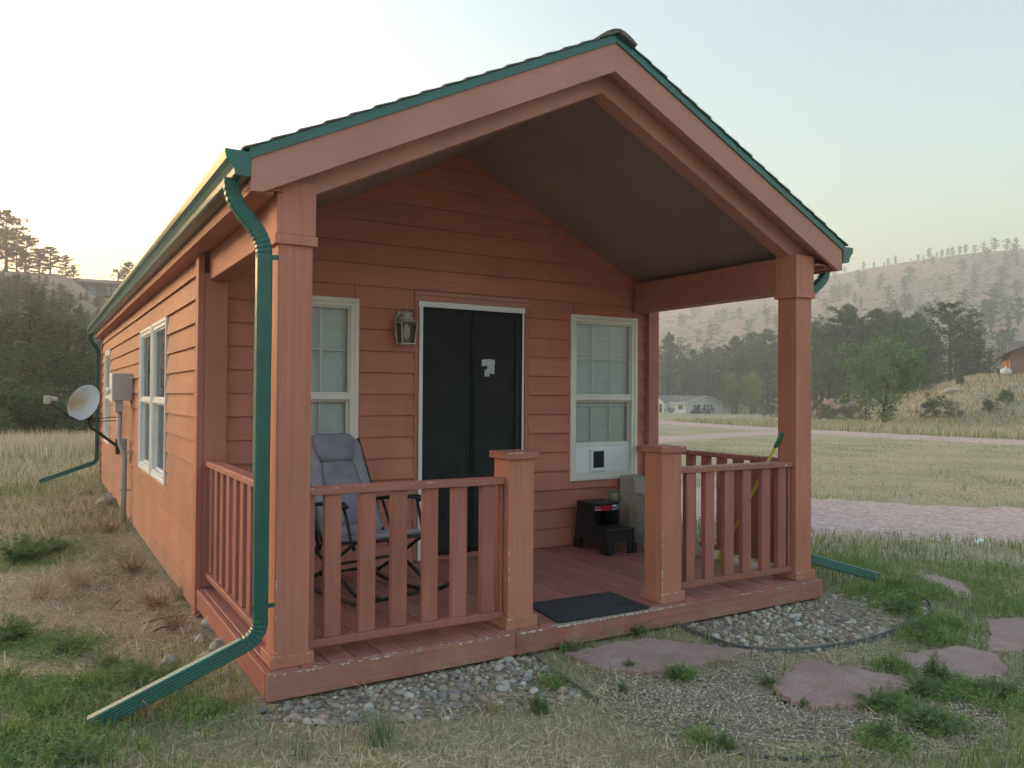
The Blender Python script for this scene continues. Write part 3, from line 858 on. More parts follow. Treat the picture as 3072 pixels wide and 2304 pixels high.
# magnetic screen curtain in the doorway
sc_ = empty('screen_curtain', (2.16, D - .03, .02), 'black mesh screen curtain with white taped edges hung in the doorway', 'screen door')
for nm, a, b_, z0, z1, dy in (('edge_strip', 1.656, 1.688, .012, 2.10, 0), ('edge_strip', 2.640, 2.658, .03, 2.075, .001)):
    MB().box(a, b_, D - .034 + dy, D - .022, z0, z1, .002).obj(nm, M['white'], sc_)
MB().box(1.650, 2.664, D - .037, D - .0225, 2.072, 2.118, .002).obj('edge_strip', M['white'], sc_)
def curtain(x0, x1, ph):
    def fn(u, v):
        x_ = x0 + (x1 - x0) * u; z_ = .035 + 2.035 * v
        sag = (1 - v) ** 1.5
        y_ = D - .018 + .012 * math.sin(7 * u + ph + 2.2 * v) * (.15 + sag) + .006 * math.sin(19 * u + 9 * v + ph) * sag
        return (x_, y_, z_), (x_, y_ + .002, z_)
    return grid_mesh(fn, 18, 30)
curtain(1.686, 2.158, 0).obj('curtain_panel', M['mesh_black'], sc_, True)
curtain(2.160, 2.642, 1.3).obj('curtain_panel', M['mesh_black'], sc_, True)
MB().box(2.147, 2.1535, D - .031, D - .012, .04, 2.07).obj('magnet_seam', M['mesh_seam'], sc_)
MB().box(2.165, 2.1715, D - .031, D - .012, .04, 2.07).obj('magnet_seam', M['mesh_seam'], sc_)
MB().box(2.575, 2.60, D - .0325, D - .0305, .05, 2.0).obj('jamb_strip', M['mesh_seam'], sc_)
tp = MB()
for (cx, cz, w_, h_, a) in ((2.275, 1.632, .085, .055, .08), (2.325, 1.60, .075, .12, -.1), (2.285, 1.545, .05, .06, .05), (2.34, 1.645, .06, .012, -.5)):
    c_, s_ = math.cos(a), math.sin(a)
    q = [(-w_ / 2, -h_ / 2), (w_ / 2, -h_ / 2), (w_ / 2 - .008, h_ / 2), (-w_ / 2 + .005, h_ / 2)]
    tp.prism([(cx + u * c_ - v_ * s_, cz + u * s_ + v_ * c_) for u, v_ in q], 1, D - .0345 - .0006 * cx + .0008, D - .0325)
tp.obj('tape_patch', M['tape'], sc_)

# wall lantern
ln = empty('wall_lantern', (1.50, D - .02, 1.9), 'pewter wall lantern with clear glass sides left of the door', 'wall lamp')
MB().prism([(1.455, 1.80), (1.545, 1.80), (1.56, 1.84), (1.56, 1.97), (1.53, 2.02), (1.47, 2.02), (1.44, 1.97), (1.44, 1.84)], 1, D - .042, D - .021).obj('back_plate', M['lamp_metal'], ln)
MB().tube([(1.50, D - .04, 1.985), (1.50, D - .08, 2.0), (1.50, D - .125, 1.985)], .018, 8).obj('arm', M['lamp_metal'], ln, True)
MB().lathe([(.012, 1.94), (.05, 1.945), (.062, 1.955), (.045, 1.972), (.028, 1.98), (.05, 1.99), (.048, 2.0), (.02, 2.012), (.006, 2.018), (.004, 2.06), (.001, 2.062)], 14, (1.50, D - .125, 0)).obj('finial', M['lamp_metal'], ln, True)
hood = MB()
def frustum(m, cx, cy, z0, r0, z1, r1):
    vs = [(cx + sx * r0, cy + sy * r0, z0) for sx, sy in ((-1, -1), (1, -1), (1, 1), (-1, 1))] + [(cx + sx * r1, cy + sy * r1, z1) for sx, sy in ((-1, -1), (1, -1), (1, 1), (-1, 1))]
    return m.add(vs, [(3, 2, 1, 0), (4, 5, 6, 7), (0, 1, 5, 4), (1, 2, 6, 5), (2, 3, 7, 6), (3, 0, 4, 7)])
frustum(hood, 1.50, D - .125, 1.925, .072, 1.942, .045)
hood.obj('hood', M['lamp_metal'], ln)
cage = MB()
for sx in (-1, 1):
    for sy in (-1, 1):
        cage.sweep([(1.50 + sx * .067, D - .125 + sy * .067, 1.925), (1.50 + sx * .052, D - .125 + sy * .052, 1.755)], [(-.004, -.004), (.004, -.004), (.004, .004), (-.004, .004)])
for k in range(4):
    a = [(-1, -1), (1, -1), (1, 1), (-1, 1)][k]; b_ = [(1, -1), (1, 1), (-1, 1), (-1, -1)][k]
    cage.sweep([(1.50 + a[0] * .052, D - .125 + a[1] * .052, 1.757), (1.50 + b_[0] * .052, D - .125 + b_[1] * .052, 1.757)], [(-.004, -.004), (.004, -.004), (.004, .004), (-.004, .004)])
cage.obj('cage', M['lamp_metal'], ln)
for k in range(4):
    a = [(-1, -1), (1, -1), (1, 1), (-1, 1)][k]; b_ = [(1, -1), (1, 1), (-1, 1), (-1, -1)][k]
    P = lambda c, r, z: (1.50 + c[0] * r, D - .125 + c[1] * r, z)
    MB().add([P(a, .051, 1.76), P(b_, .051, 1.76), P(b_, .066, 1.922), P(a, .066, 1.922)], [(0, 1, 2, 3)]).obj('lantern_pane', M['lamp_glass'], ln)
MB().lathe([(.012, 1.92), (.02, 1.90), (.03, 1.86), (.028, 1.82), (.012, 1.795), (.002, 1.79)], 12, (1.50, D - .125, 0)).obj('bulb', M['frost'], ln, True)

# pet door panel in the right window
pd = empty('pet_door', (3.55, D, .62), 'white pet door panel with dark flap at the bottom of the right window', 'pet door')
a, b_ = WIN_R[0] + .068, WIN_R[1] - .068
MB().box(a, b_, D + .005, D + .025, .644, .884, .002).obj('panel', M['white'], pd)
px0, px1, pz0, pz1 = 3.405, 3.588, .656, .862
m = MB(); w_ = .028
m.box(px0, px0 + w_, D - .014, D + .0045, pz0, pz1, .004); m.box(px1 - w_, px1, D - .014, D + .0045, pz0, pz1, .004)
m.box(px0 + w_, px1 - w_, D - .0135, D + .0045, pz0, pz0 + .03, .004); m.box(px0 + w_, px1 - w_, D - .0135, D + .0045, pz1 - .022, pz1, .004)
m.obj('flap_frame', M['white'], pd)
MB().box(px0 + w_, px1 - w_, D - .004, D + .004, pz0 + .03, pz1 - .022).obj('flap', M['mesh_black'], pd)

# outlet cover
ob = empty('outlet_box', (3.66, D - .02, .42), 'small beige weatherproof outlet cover on the siding below the right window', 'outlet')
MB().box(3.585, 3.735, D - .03, D - .019, .365, .475, .003).obj('cover_plate', M['outlet'], ob)
m = MB().box(3.60, 3.72, D - .085, D - .031, .372, .452, .012); m.obj('bubble_cover', M['outlet'], ob, True)

# rocking lounge chair: local frame, forward = +x
ch = empty('rocking_chair', (.958, 1.214, 0), 'grey padded folding rocking chair behind the left porch railing', 'chair', rz=R(-77))
def lobj(mb, name, mat, par, smooth=False):
    o = place(name, mb.mesh(name, mat, smooth)); o.parent = par; return o
def pad(p0, p1, wd0, wd1, thick, sag=.0, puff=.02, nu=14, nv=10, edge=.5, rnd=0.0):
    p0, p1 = Vector(p0), Vector(p1); t = (p1 - p0).normalized(); nrm = Vector((0, 1, 0)).cross(t); nrm.normalize()
    if nrm.z < 0: nrm = -nrm
    def fn(u, v):
        s = v * 2 - 1; wd = wd0 + (wd1 - wd0) * u
        rc = 1.0
        if rnd > 0 and u > 1 - rnd: rc = math.sqrt(max(0, 1 - ((u - 1 + rnd) / rnd) ** 2)) * .35 + .65
        if rnd > 0 and u < rnd * .6: rc = math.sqrt(max(0, 1 - ((rnd * .6 - u) / (rnd * .6)) ** 2)) * .25 + .75
        base = p0 + (p1 - p0) * u + Vector((0, s * wd / 2 * rc, 0)) - nrm * sag * math.sin(math.pi * u) * (1 - s * s * .3)
        pf = puff * (max(0, 1 - abs(s) ** 4)) * (max(0, 1 - abs(2 * u - 1) ** 6)) ** edge
        return tuple(base + nrm * (thick * .5 + pf)), tuple(base - nrm * (thick * .5))
    return grid_mesh(fn, nu, nv)
hinge = (-.17, 0, .36); btop = (-.53, 0, 1.05); sfront = (.30, 0, .44)
lobj(pad(hinge, btop, .50, .47, .03, .03, .012, rnd=.12), 'backrest', M['chair_light'], ch, True)
lobj(pad((-.205, 0, .44), (-.44, 0, .90), .30, .28, .03, .0, .022, rnd=.4), 'back_cushion', M['chair_grey'], ch, True)
lobj(pad((-.415, 0, .86), (-.505, 0, 1.06), .26, .36, .05, .0, .03, rnd=.45), 'headrest', M['chair_grey'], ch, True)
lobj(pad(hinge, sfront, .50, .48, .03, .035, .012, rnd=.1), 'seat', M['chair_light'], ch, True)
lobj(pad((-.1, 0, .375), (.26, 0, .445), .34, .32, .03, .02, .02, rnd=.3), 'seat_cushion', M['chair_grey'], ch, True)
for s in (-1, 1):
    y = s * .27
    lobj(MB().tube([(-.19, y, .30), (-.40, y, .70), (-.57, y, 1.02)], .012, 8), 'back_tube', M['black_tube'], ch, True)
    lobj(MB().tube([(.36, y, .43), (.05, y, .385), (-.2, y, .33), (-.30, y, .28)], .012, 8), 'seat_tube', M['black_tube'], ch, True)
    lobj(MB().sweep([(-.34, s * .30, .585), (-.1, s * .305, .625), (.13, s * .305, .645), (.17, s * .305, .625)], [(-.012, -.028), (.012, -.028), (.016, 0), (.012, .028), (-.012, .028)]), 'armrest', M['black_plastic'], ch, True)
    lobj(MB().tube([(.14, s * .295, .63), (.22, s * .285, .42), (.25, s * .28, .36)], .011, 8), 'arm_support', M['black_tube'], ch, True)
    lobj(MB().tube([(-.28, s * .295, .59), (-.13, s * .285, .36)], .010, 8), 'arm_support', M['black_tube'], ch, True)
    lobj(MB().tube([(.24, s * .285, .40), (-.10, s * .285, .19), (-.30, s * .28, .075)], .012, 8), 'leg', M['black_tube'], ch, True)
    lobj(MB().tube([(-.28, s * .29, .33), (.02, s * .29, .19), (.30, s * .28, .07)], .012, 8), 'leg', M['black_tube'], ch, True)
    path = [(-.52, s * .28, .115), (-.42, s * .28, .065), (-.25, s * .28, .028), (0, s * .28, .014), (.25, s * .28, .028), (.42, s * .28, .062), (.52, s * .28, .11)]
    lobj(MB().tube(path, .0135, 8), 'rocker', M['black_tube'], ch, True)
for x_, z_ in ((-.44, .07), (.46, .08), (.34, .42), (-.56, 1.0)):
    lobj(MB().tube([(x_, -.275, z_), (x_, .275, z_)], .0115, 8), 'cross_tube', M['black_tube'], ch, True)
lobj(MB().tube([(-.13, -.285, .20), (-.13, .285, .20)], .010, 8), 'cross_tube', M['black_tube'], ch, True)

# two-step stool
st = empty('step_stool', (3.30, 1.66, 0), 'black plastic two-step stool with a red label below the right window', 'step stool')
def legbox(m, x0, x1, y0, y1, z0, z1, fl):
    vs = []
    cx, cy = 3.31, 1.66
    for z in (z0, z1):
        k = 1 + fl * (1 - (z / .40)) if z < .4 else 1
        for xx, yy in ((x0, y0), (x1, y0), (x1, y1), (x0, y1)): vs.append((cx + (xx - cx) * k, cy + (yy - cy) * k, z))
    return m.add(vs, [(3, 2, 1, 0), (4, 5, 6, 7), (0, 1, 5, 4), (1, 2, 6, 5), (2, 3, 7, 6), (3, 0, 4, 7)])
bd = MB()
X0, X1 = 3.175, 3.455
for xs in ((X0, X0 + .022), (X1 - .022, X1)):          # side walls with an arch between the feet
    a0, a1 = xs
    legbox(bd, a0, a1, 1.645, 1.885, .09, .395, .10)
    legbox(bd, a0, a1, 1.445, 1.6445, .09, .195, .10)
    legbox(bd, a0 - .006, a1 + .006, 1.80, 1.892, 0, .0895, .10)
    legbox(bd, a0 - .006, a1 + .006, 1.432, 1.52, 0, .0895, .10)
legbox(bd, X0 + .0225, X1 - .0225, 1.447, 1.462, .105, .194, .10)
legbox(bd, X0 + .0225, X0 + .075, 1.447, 1.462, .0, .1045, .10)
legbox(bd, X1 - .075, X1 - .0225, 1.447, 1.462, .0, .1045, .10)
legbox(bd, X0 + .0225, X1 - .0225, 1.648, 1.662, .345, .394, .10)
legbox(bd, X0 + .0225, X1 - .0225, 1.868, 1.883, .06, .394, .10)
bd.obj('body', M['black_plastic'], st)
MB().box(3.160, 3.472, 1.425, 1.66, .196, .214, .006).obj('lower_step', M['black_plastic'], st)
MB().box(3.170, 3.46, 1.635, 1.895, .396, .416, .006).obj('upper_step', M['black_plastic'], st)
MB().box(3.27, 3.36, 1.75, 1.775, .4162, .4168).obj('hand_slot', M['mat_letter'], st)
lb = MB().prism([(3.18, .352), (3.345, .345), (3.375, .392), (3.275, .393), (3.25, .375), (3.18, .372)], 1, 1.6305, 1.6335).obj('label', M['red_label'], st)
def text(body, size, mat, parent, loc, rot, name='lettering', ext=.0006, al='LEFT', sx=1.0):
    cu = bpy.data.curves.new(name, 'FONT'); cu.body = body; cu.size = size; cu.extrude = ext; cu.align_x = al
    tmp = bpy.data.objects.new('tmp_text', cu); COL.objects.link(tmp)
    dg = bpy.context.evaluated_depsgraph_get()
    me = bpy.data.meshes.new_from_object(tmp.evaluated_get(dg)); me.name = name
    bpy.data.objects.remove(tmp); me.materials.clear(); me.materials.append(mat)
    return place(name, me, parent, loc, rot, (sx, 1, 1))
MB().box(3.378, 3.415, 1.6305, 1.6335, .374, .392).obj('label_tag', M['label_white'], st)
MB().box(3.42, 3.452, 1.6305, 1.6335, .350, .392).obj('label_print', M['label_grey'], st)
MB().box(3.372, 3.412, 1.6305, 1.6335, .350, .358).obj('label_print', M['label_white'], st)
text('LIFT', .017, M['label_white'], st, (3.185, 1.6298, .377), (R(90), 0, 0))
MB().box(3.222, 3.246, 1.6305, 1.6332, .380, .384).obj('label_print', M['label_white'], st)
MB().box(3.19, 3.25, 1.6290, 1.6304, .356, .361).obj('label_print', M['label_white'], st)

# foam pet stairs against the wall
ps = empty('pet_stairs', (3.80, 1.5, 0), 'taupe fabric foam pet stairs with curved sides in the porch corner', 'pet stairs')
prf = [(1.93, 0.0), (1.93, .615), (1.76, .615)]
def arc(c, r, a0, a1, n=6): return [(c[0] + r * math.cos(R(a0 + (a1 - a0) * i / n)), c[1] + r * math.sin(R(a0 + (a1 - a0) * i / n))) for i in range(n + 1)]
prf += arc((1.76, .565), .05, 90, 180) + [(1.70, .47)] + arc((1.61, .42), .06, 60, 150) + [(1.52, .36)] + arc((1.50, .30), .05, 100, 180) + [(1.44, .25), (1.40, .235)] + arc((1.34, .19), .05, 80, 170) + [(1.22, .15)] + arc((1.13, .10), .05, 80, 170) + [(1.05, .03), (1.05, 0)]
MB().prism(prf, 0, 3.700, 3.885).obj('body', M['foam_brown'], ps)
MB().prism([(y, z + .006) for y, z in prf[2:-2]] + [(y, z - .008) for y, z in prf[2:-2]][::-1], 0, 3.692, 3.706).obj('piping', M['foam_brown'], ps)

rp = empty('ribbed_pad', (3.655, 1.72, 0), 'straw coloured ribbed pad leaning between the step stool and pet stairs', 'pad')
m = MB()
for k in range(26): m.box(3.62, 3.688, 1.66 + k * .002, 1.672 + k * .002, .10 + k * .0105, .1085 + k * .0105, .002)
m.obj('rib_sheet', M['rib'], rp)
MB().box(3.622, 3.686, 1.682, 1.69, 0.001, .10).obj('lower_fold', M['rib'], rp)

# door mat
mt = empty('doormat', (2.04, .2, 0), 'dark rubber doormat reading welcome at the porch entrance', 'doormat')
def matpt(u, v):
    A_, B_, C_, E_ = np.array([1.672, -.018]), np.array([2.37, -.03]), np.array([2.40, .415]), np.array([1.735, .43])
    return (A_ * (1 - u) + B_ * u) * (1 - v) + (E_ * (1 - u) + C_ * u) * v
y = 0.0
for k, (v0, v1) in enumerate(((0, .19), (.2, .44), (.45, .63), (.64, .88), (.89, 1.0))):
    q = [matpt(0, v0), matpt(1, v0), matpt(1, v1), matpt(0, v1)]
    MB().prism([tuple(p) for p in q], 2, .003, .011).obj('plank', M['mat_black'], mt)
q = [matpt(0.001, .002), matpt(.999, .002), matpt(.999, .998), matpt(0.001, .998)]
MB().prism([tuple(p) for p in q], 2, .0015, .008).obj('backing', M['mat_letter'], mt)
c0 = matpt(.60, .235)
text('welcome', .105, M['mat_letter'], mt, (c0[0], c0[1], .0112), (0, 0, R(-1)), ext=.0006, sx=.62)

# broom leaning in the corner
br = empty('broom', (3.56, .5, 0), 'yellow angled broom with green grip leaning in the right porch corner', 'broom')
b0, b1 = Vector((3.575, .50, .16)), Vector((3.868, .112, 1.10))
b1 = Vector((3.84, .16, 1.09))
dv = (b1 - b0).normalized()
MB().tube([b0, b1 - dv * .13], .0115, 10).obj('handle', M['yellow'], br, True)
MB().tube([b1 - dv * .13, b1 - dv * .12, b1 - dv * .01, b1], .0145, 10, scales=[.9, 1, 1, .5]).obj('grip', M['grip_green'], br, True)
MB().prism([(3.53, .150), (3.585, .180), (3.605, .165), (3.60, .125), (3.50, .095)], 1, .485, .508).obj('head', M['yellow'], br)
m = MB(); rr = random.Random(4)
for k in range(110):
    u = rr.random(); v = rr.uniform(-.016, .016)
    x_ = 3.475 + .14 * u; zt = .10 + .028 * u
    m.add([(x_, .495 + v, zt), (x_ + .005, .495 + v, zt), (x_ - .05 + rr.uniform(-.01, .01) + .04 * u, .495 + v * 1.7 + rr.uniform(-.006, .006), .002)], [(0, 1, 2)])
m.obj('bristles', M['bristle'], br)

# electric meter box, conduit
mb_ = empty('meter_box', (-.14, 6.5, 1.3), 'grey electric meter box with conduit on the long side wall', 'meter box')
MB().box(-.232, -.022, 6.5, 6.86, 1.262, 1.585, .006).obj('cabinet', M['meter_grey'], mb_)
MB().box(-.246, -.2325, 6.505, 6.855, 1.255, 1.592, .003).obj('cover', M['white_vinyl'], mb_)
MB().box(-.205, -.118, 6.55, 6.72, 1.13, 1.2615, .003).obj('hub', M['meter_grey'], mb_)
MB().tube([(-.15, 6.63, 1.131), (-.15, 6.63, .86), (-.135, 6.63, .74), (-.10, 6.63, .64), (-.092, 6.63, .56), (-.092, 6.63, -.3)], .030, 12).obj('conduit', M['pipe_grey'], mb_, True)
for z in (.62, .18): MB().box(-.13, -.02, 6.62, 6.64, z, z + .02).obj('pipe_strap', M['pipe_grey'], mb_)
MB().box(-.10, -.055, 6.72, 6.80, .55, .80, .004).obj('junction_cover', M['pipe_grey'], mb_)
MB().lathe([(.04, 0), (.04, .03), (.03, .045)], 12, (-.29, 6.7, 1.38), 'x').obj('meter_lens', M['white_vinyl'], mb_, True)

# satellite dish
m_, nt_, b__ = newmat('dish_face')
v_ = coords(nt_); n_ = noise(nt_, v_, 3.2, 3); g_ = nt_.nodes.new('ShaderNodeNewGeometry'); s_ = nt_.nodes.new('ShaderNodeVectorMath'); s_.operation = 'DISTANCE'
nt_.links.new(g_.outputs['Position'], s_.inputs[0]); s_.inputs[1].default_value = (-.60, 8.05, 1.28)
ad_ = N(nt_, 'ShaderNodeMath', _operation='MULTIPLY_ADD'); nt_.links.new(n_, ad_.inputs[0]); ad_.inputs[1].default_value = -.18; nt_.links.new(s_.outputs['Value'], ad_.inputs[2])
r_ = ramp(nt_, [(.0, (.40, .25, .11)), (.035, (.45, .34, .22)), (.11, (.47, .50, .54))]); nt_.links.new(ad_.outputs[0], r_.inputs[0])
nt_.links.new(r_.outputs[0], b__.inputs['Base Color']); b__.inputs['Roughness'].default_value = .45
M['dish'] = m_
dsh = empty('satellite_dish', (-.08, 8.0, .6), 'rust-stained satellite dish on a bent mast bolted to the side wall', 'satellite dish')
c = Vector((-.47, 8.02, 1.225)); nd = (Vector((-.90, 7.45, 1.52)) - c).normalized()
tu = nd.cross(Vector((0, 0, 1))).normalized(); tv = tu.cross(nd)
if tv.z < 0: tv = -tv
def dishpt(r, a, off=0): return c + tu * (.228 * r * math.cos(a)) + tv * (.262 * r * math.sin(a)) + nd * (.055 * r * r - .055 + off)
m = MB(); vs = []; fs = []; nr_, na_ = 7, 32
for off in (0, -.012):
    for i in range(nr_ + 1):
        for k in range(na_): vs.append(dishpt(max(i / nr_, .001), 2 * math.pi * k / na_, off))
W_ = (nr_ + 1) * na_
for i in range(nr_):
    for k in range(na_):
        k2 = (k + 1) % na_
        fs.append((i * na_ + k, (i + 1) * na_ + k, (i + 1) * na_ + k2, i * na_ + k2)); fs.append((W_ + i * na_ + k2, W_ + (i + 1) * na_ + k2, W_ + (i + 1) * na_ + k, W_ + i * na_ + k))
for k in range(na_): k2 = (k + 1) % na_; fs.append((nr_ * na_ + k, W_ + nr_ * na_ + k, W_ + nr_ * na_ + k2, nr_ * na_ + k2))
m.add(vs, fs).obj('reflector', M['dish'], dsh, True)
MB().tube([dishpt(1.0, 2 * math.pi * k / 32, -.004) for k in range(32)], .006, 6, closed=True).obj('rim', M['steel'], dsh, True)
lnb = Vector((-.885, 7.72, 1.262))
foot = dishpt(.98, R(-90), -.02)
MB().tube([foot, foot + (lnb - foot) * .35 + Vector((0, 0, -.03)), lnb + Vector((.03, .05, -.05))], .011, 8).obj('feed_arm', M['steel'], dsh, True)
MB().box(lnb.x - .045, lnb.x + .04, lnb.y - .03, lnb.y + .03, lnb.z - .055, lnb.z + .055, .012).obj('feed_horn', M['meter_grey'], dsh)
MB().tube([lnb + Vector((.04, .03, .015)), lnb + Vector((.10, .09, .01))], .026, 10).obj('feed_cap', M['white'], dsh, True)
bk = c - nd * .125
MB().box(bk.x - .035, bk.x + .045, bk.y - .03, bk.y + .05, bk.z - .20, bk.z + .02, .006).obj('bracket', M['steel'], dsh)
MB().tube([bk + Vector((0, 0, -.10)), (-.40, 8.10, .94), (-.37, 8.11, .88), (-.30, 8.12, .83), (-.06, 8.14, .63)], .021, 10).obj('mast', M['steel'], dsh, True)
MB().box(-.075, -.021, 8.06, 8.22, .52, .72, .004).obj('foot_plate', M['steel'], dsh)
for dz in (0, .035): MB().tube([(-.40, 8.08, 1.0 - dz), (-.02, 8.30, 1.02 - dz * 1.4)], .006, 6).obj('brace', M['steel'], dsh)
MB().tube([(-.43 - .09 + .085 * math.cos(t), 8.05, .93 + .075 * math.sin(t)) for t in np.linspace(0, 6.0, 20)], .0055, 6).obj('cable', M['steel'], dsh)

# ------------------------------------------------------------------ stepping stones, edging, stone beds
m_, nt_, b__ = newmat('red_sandstone')
v_ = coords(nt_); n1_ = noise(nt_, v_, 3, 5, .6); n2_ = noise(nt_, v_, 60, 5, .7)
r_ = ramp(nt_, [(.3, (.38, .245, .225)), (.5, (.48, .32, .30)), (.7, (.55, .40, .375))]); nt_.links.new(n1_, r_.inputs[0])
f_ = ramp(nt_, [(.3, (.8, .8, .8)), (.7, (1.15, 1.15, 1.15))]); nt_.links.new(n2_, f_.inputs[0])
n3_ = noise(nt_, v_, 7, 7, .7); d3_ = ramp(nt_, [(.50, (0, 0, 0)), (.66, (.75, .75, .75))]); nt_.links.new(n3_, d3_.inputs[0])
sc3_ = mixc(nt_, d3_.outputs[0], mixc(nt_, 1.0, r_.outputs[0], f_.outputs[0], 'MULTIPLY'), (.36, .29, .22))
nt_.links.new(sc3_, b__.inputs['Base Color']); b__.inputs['Roughness'].default_value = .85
bp_ = N(nt_, 'ShaderNodeBump', Strength=.7, Distance=.02); nt_.links.new(n2_, bp_.inputs['Height']); nt_.links.new(bp_.outputs[0], b__.inputs['Normal'])
M['sandstone'] = m_

def flagstone(poly, label, z0, th, seed, tilt=(0, 0)):
    rr = random.Random(seed); P = []
    n = len(poly)
    cx = sum(p[0] for p in poly) / n; cy = sum(p[1] for p in poly) / n
    for i in range(n):
        a, b_ = Vector(poly[i]), Vector(poly[(i + 1) % n])
        for k in range(6):
            q = a.lerp(b_, k / 6); j = .008 + (.014 if k else 0)
            P.append((q.x + rr.uniform(-j, j), q.y + rr.uniform(-j, j)))
    m = MB(); n = len(P); rings = [(1.0, -.06), (1.010, th * .45), (.999, th * .52), (1.003, th - .008), (.996, th - .003), (.985, th), (.93, th + .001), (.70, th + .003), (.4, th + .001), (.08, th)]
    vs = []
    for (k, z) in rings:
        for i, (x_, y_) in enumerate(P):
            dz = .0025 * math.sin(x_ * 9 + seed) * math.cos(y_ * 11) if z > th * .9 else 0
            vs.append((x_ * k + cx * (1 - k) - cx, y_ * k + cy * (1 - k) - cy, z + dz + tilt[0] * (x_ - cx) + tilt[1] * (y_ - cy)))
    fs = []
    for r_i in range(len(rings) - 1):
        for i in range(n): j = (i + 1) % n; fs.append((r_i * n + i, r_i * n + j, (r_i + 1) * n + j, (r_i + 1) * n + i))
    fs.append(tuple((len(rings) - 1) * n + i for i in range(n)))
    if sum(P[i][0] * P[(i + 1) % n][1] - P[(i + 1) % n][0] * P[i][1] for i in range(n)) < 0: fs = [f[::-1] for f in fs]
    o = m.add(vs, fs).obj('stepping_stone', M['sandstone'], None, False, (cx, cy, z0))
    return tag(o, label, 'stepping stone', 'red sandstone stepping stones')
S1 = [(1.623, -.167), (1.95, -.143), (2.261, -.178), (2.426, -.415), (2.604, -.657), (2.282, -.683), (1.918, -.669), (1.651, -.474)]
S2 = [(2.315, -1.078), (2.75, -.907), (2.882, -1.116), (2.963, -1.372), (2.926, -1.487), (2.612, -1.523), (2.49, -1.504), (2.203, -1.388), (2.214, -1.224)]
S3 = [(3.274, -1.113), (3.795, -1.188), (3.836, -1.387), (3.653, -1.559), (3.306, -1.629), (3.178, -1.613), (3.272, -1.447), (3.181, -1.288)]
S4 = [(4.524, -.966), (4.803, -1.05), (4.70, -1.336), (4.115, -1.472), (3.873, -1.334)]
S5 = [(5.454, .144), (5.567, -.015), (5.467, -.292), (5.05, -.629), (4.989, -.507), (5.193, -.239)]
STONES = [S1, S2, S3, S4, S5]
flagstone(S1, 'large red sandstone step slab right in front of the porch entrance', -.165, .040, 1)
flagstone(S2, 'red sandstone slab nearest the camera, beside the grey gravel', -.165, .036, 2)
flagstone(S3, 'red sandstone slab with a feathery weed growing over its near edge', -.165, .028, 3)
flagstone(S4, 'pale red sandstone slab cut by the right edge of the picture', -.165, .026, 4)
flagstone(S5, 'narrow red flagstone half hidden in grass past the right downspout', -.165, .022, 5)

def smooth_line(pts, n=10):
    P = [Vector((p[0], p[1], 0)) for p in pts]; out = []
    for i in range(len(P) - 1):
        p0, p1, p2, p3 = P[max(i - 1, 0)], P[i], P[i + 1], P[min(i + 2, len(P) - 1)]
        for k in range(n):
            f = k / n; out.append(.5 * (2 * p1 + (p2 - p0) * f + (2 * p0 - 5 * p1 + 4 * p2 - p3) * f * f + (3 * p1 - p0 - 3 * p2 + p3) * f ** 3))
    return out + [P[-1]]
EDR = [(2.60, -.03), (2.583, -.335), (2.597, -.554), (2.73, -.705), (2.931, -.795), (3.296, -.85), (3.687, -.825), (4.143, -.749), (4.497, -.61), (4.698, -.40), (4.74, -.2)]
EDL = [(1.488, .0), (1.436, -.265), (1.413, -.501), (1.388, -.8)]
EDB = [(1.50, -1.50), (1.562, -1.551), (1.648, -1.639), (1.768, -1.721), (1.898, -1.772)]
for pts, lab, hgt in ((EDR, 'curved black plastic edging round the right river rock bed', .026), (EDL, 'short straight black edging between river rock and pea gravel', .014), (EDB, 'thin edging strip sunk in gravel at the bottom of the picture', .008)):
    path = [Vector((p.x, p.y, float(H(p.x, p.y)))) for p in smooth_line(pts)]
    m = MB().sweep(path, [(-.05, -.0035), (-.05, .0035), (hgt, .0025), (hgt + .003, .005), (hgt + .007, .006), (hgt + .011, .0), (hgt + .007, -.006), (hgt + .003, -.005), (hgt, -.0025)])
    tag(m.obj('garden_edging', M['edging']), lab, 'edging', 'garden edging strips')

# pebbles: ellipsoid-like stones, a few shapes shared
def pebble_mesh(name, mat, seed, n=7, rows_=4):
    rr = random.Random(seed); vs = [(0, 0, -1)]; fs = []
    for i in range(1, rows_):
        ph = -math.pi / 2 + math.pi * i / rows_
        for k in range(n):
            a = 2 * math.pi * (k + .5 * (i % 2)) / n; j = rr.uniform(.82, 1.14)
            vs.append((math.cos(ph) * math.cos(a) * j, math.cos(ph) * math.sin(a) * j, math.sin(ph) * rr.uniform(.9, 1.05)))
    vs.append((0, 0, 1)); top = len(vs) - 1
    for k in range(n): fs.append((0, 1 + (k + 1) % n, 1 + k)); fs.append((top, 1 + (rows_ - 2) * n + k, 1 + (rows_ - 2) * n + (k + 1) % n))
    for i in range(rows_ - 2):
        for k in range(n):
            a, b_ = 1 + i * n + k, 1 + i * n + (k + 1) % n; fs.append((a, b_, b_ + n, a + n))
    tri = []
    for f in fs:
        tri += [f] if len(f) == 3 else [(f[0], f[1], f[2]), (f[0], f[2], f[3])]
    V = np.array(vs); F = np.array(tri)
    return V, F, mesh_np(name, V, F, mat, True) if mat else None
PEB = [(0, (.30, .28, .26)), (.14, (.48, .44, .39)), (.28, (.37, .33, .29)), (.42, (.54, .50, .46)), (.54, (.45, .33, .29)), (.62, (.33, .31, .31)), (.72, (.60, .57, .53)), (.84, (.43, .37, .28)), (.94, (.20, .19, .19)), (.97, (.66, .63, .60))]
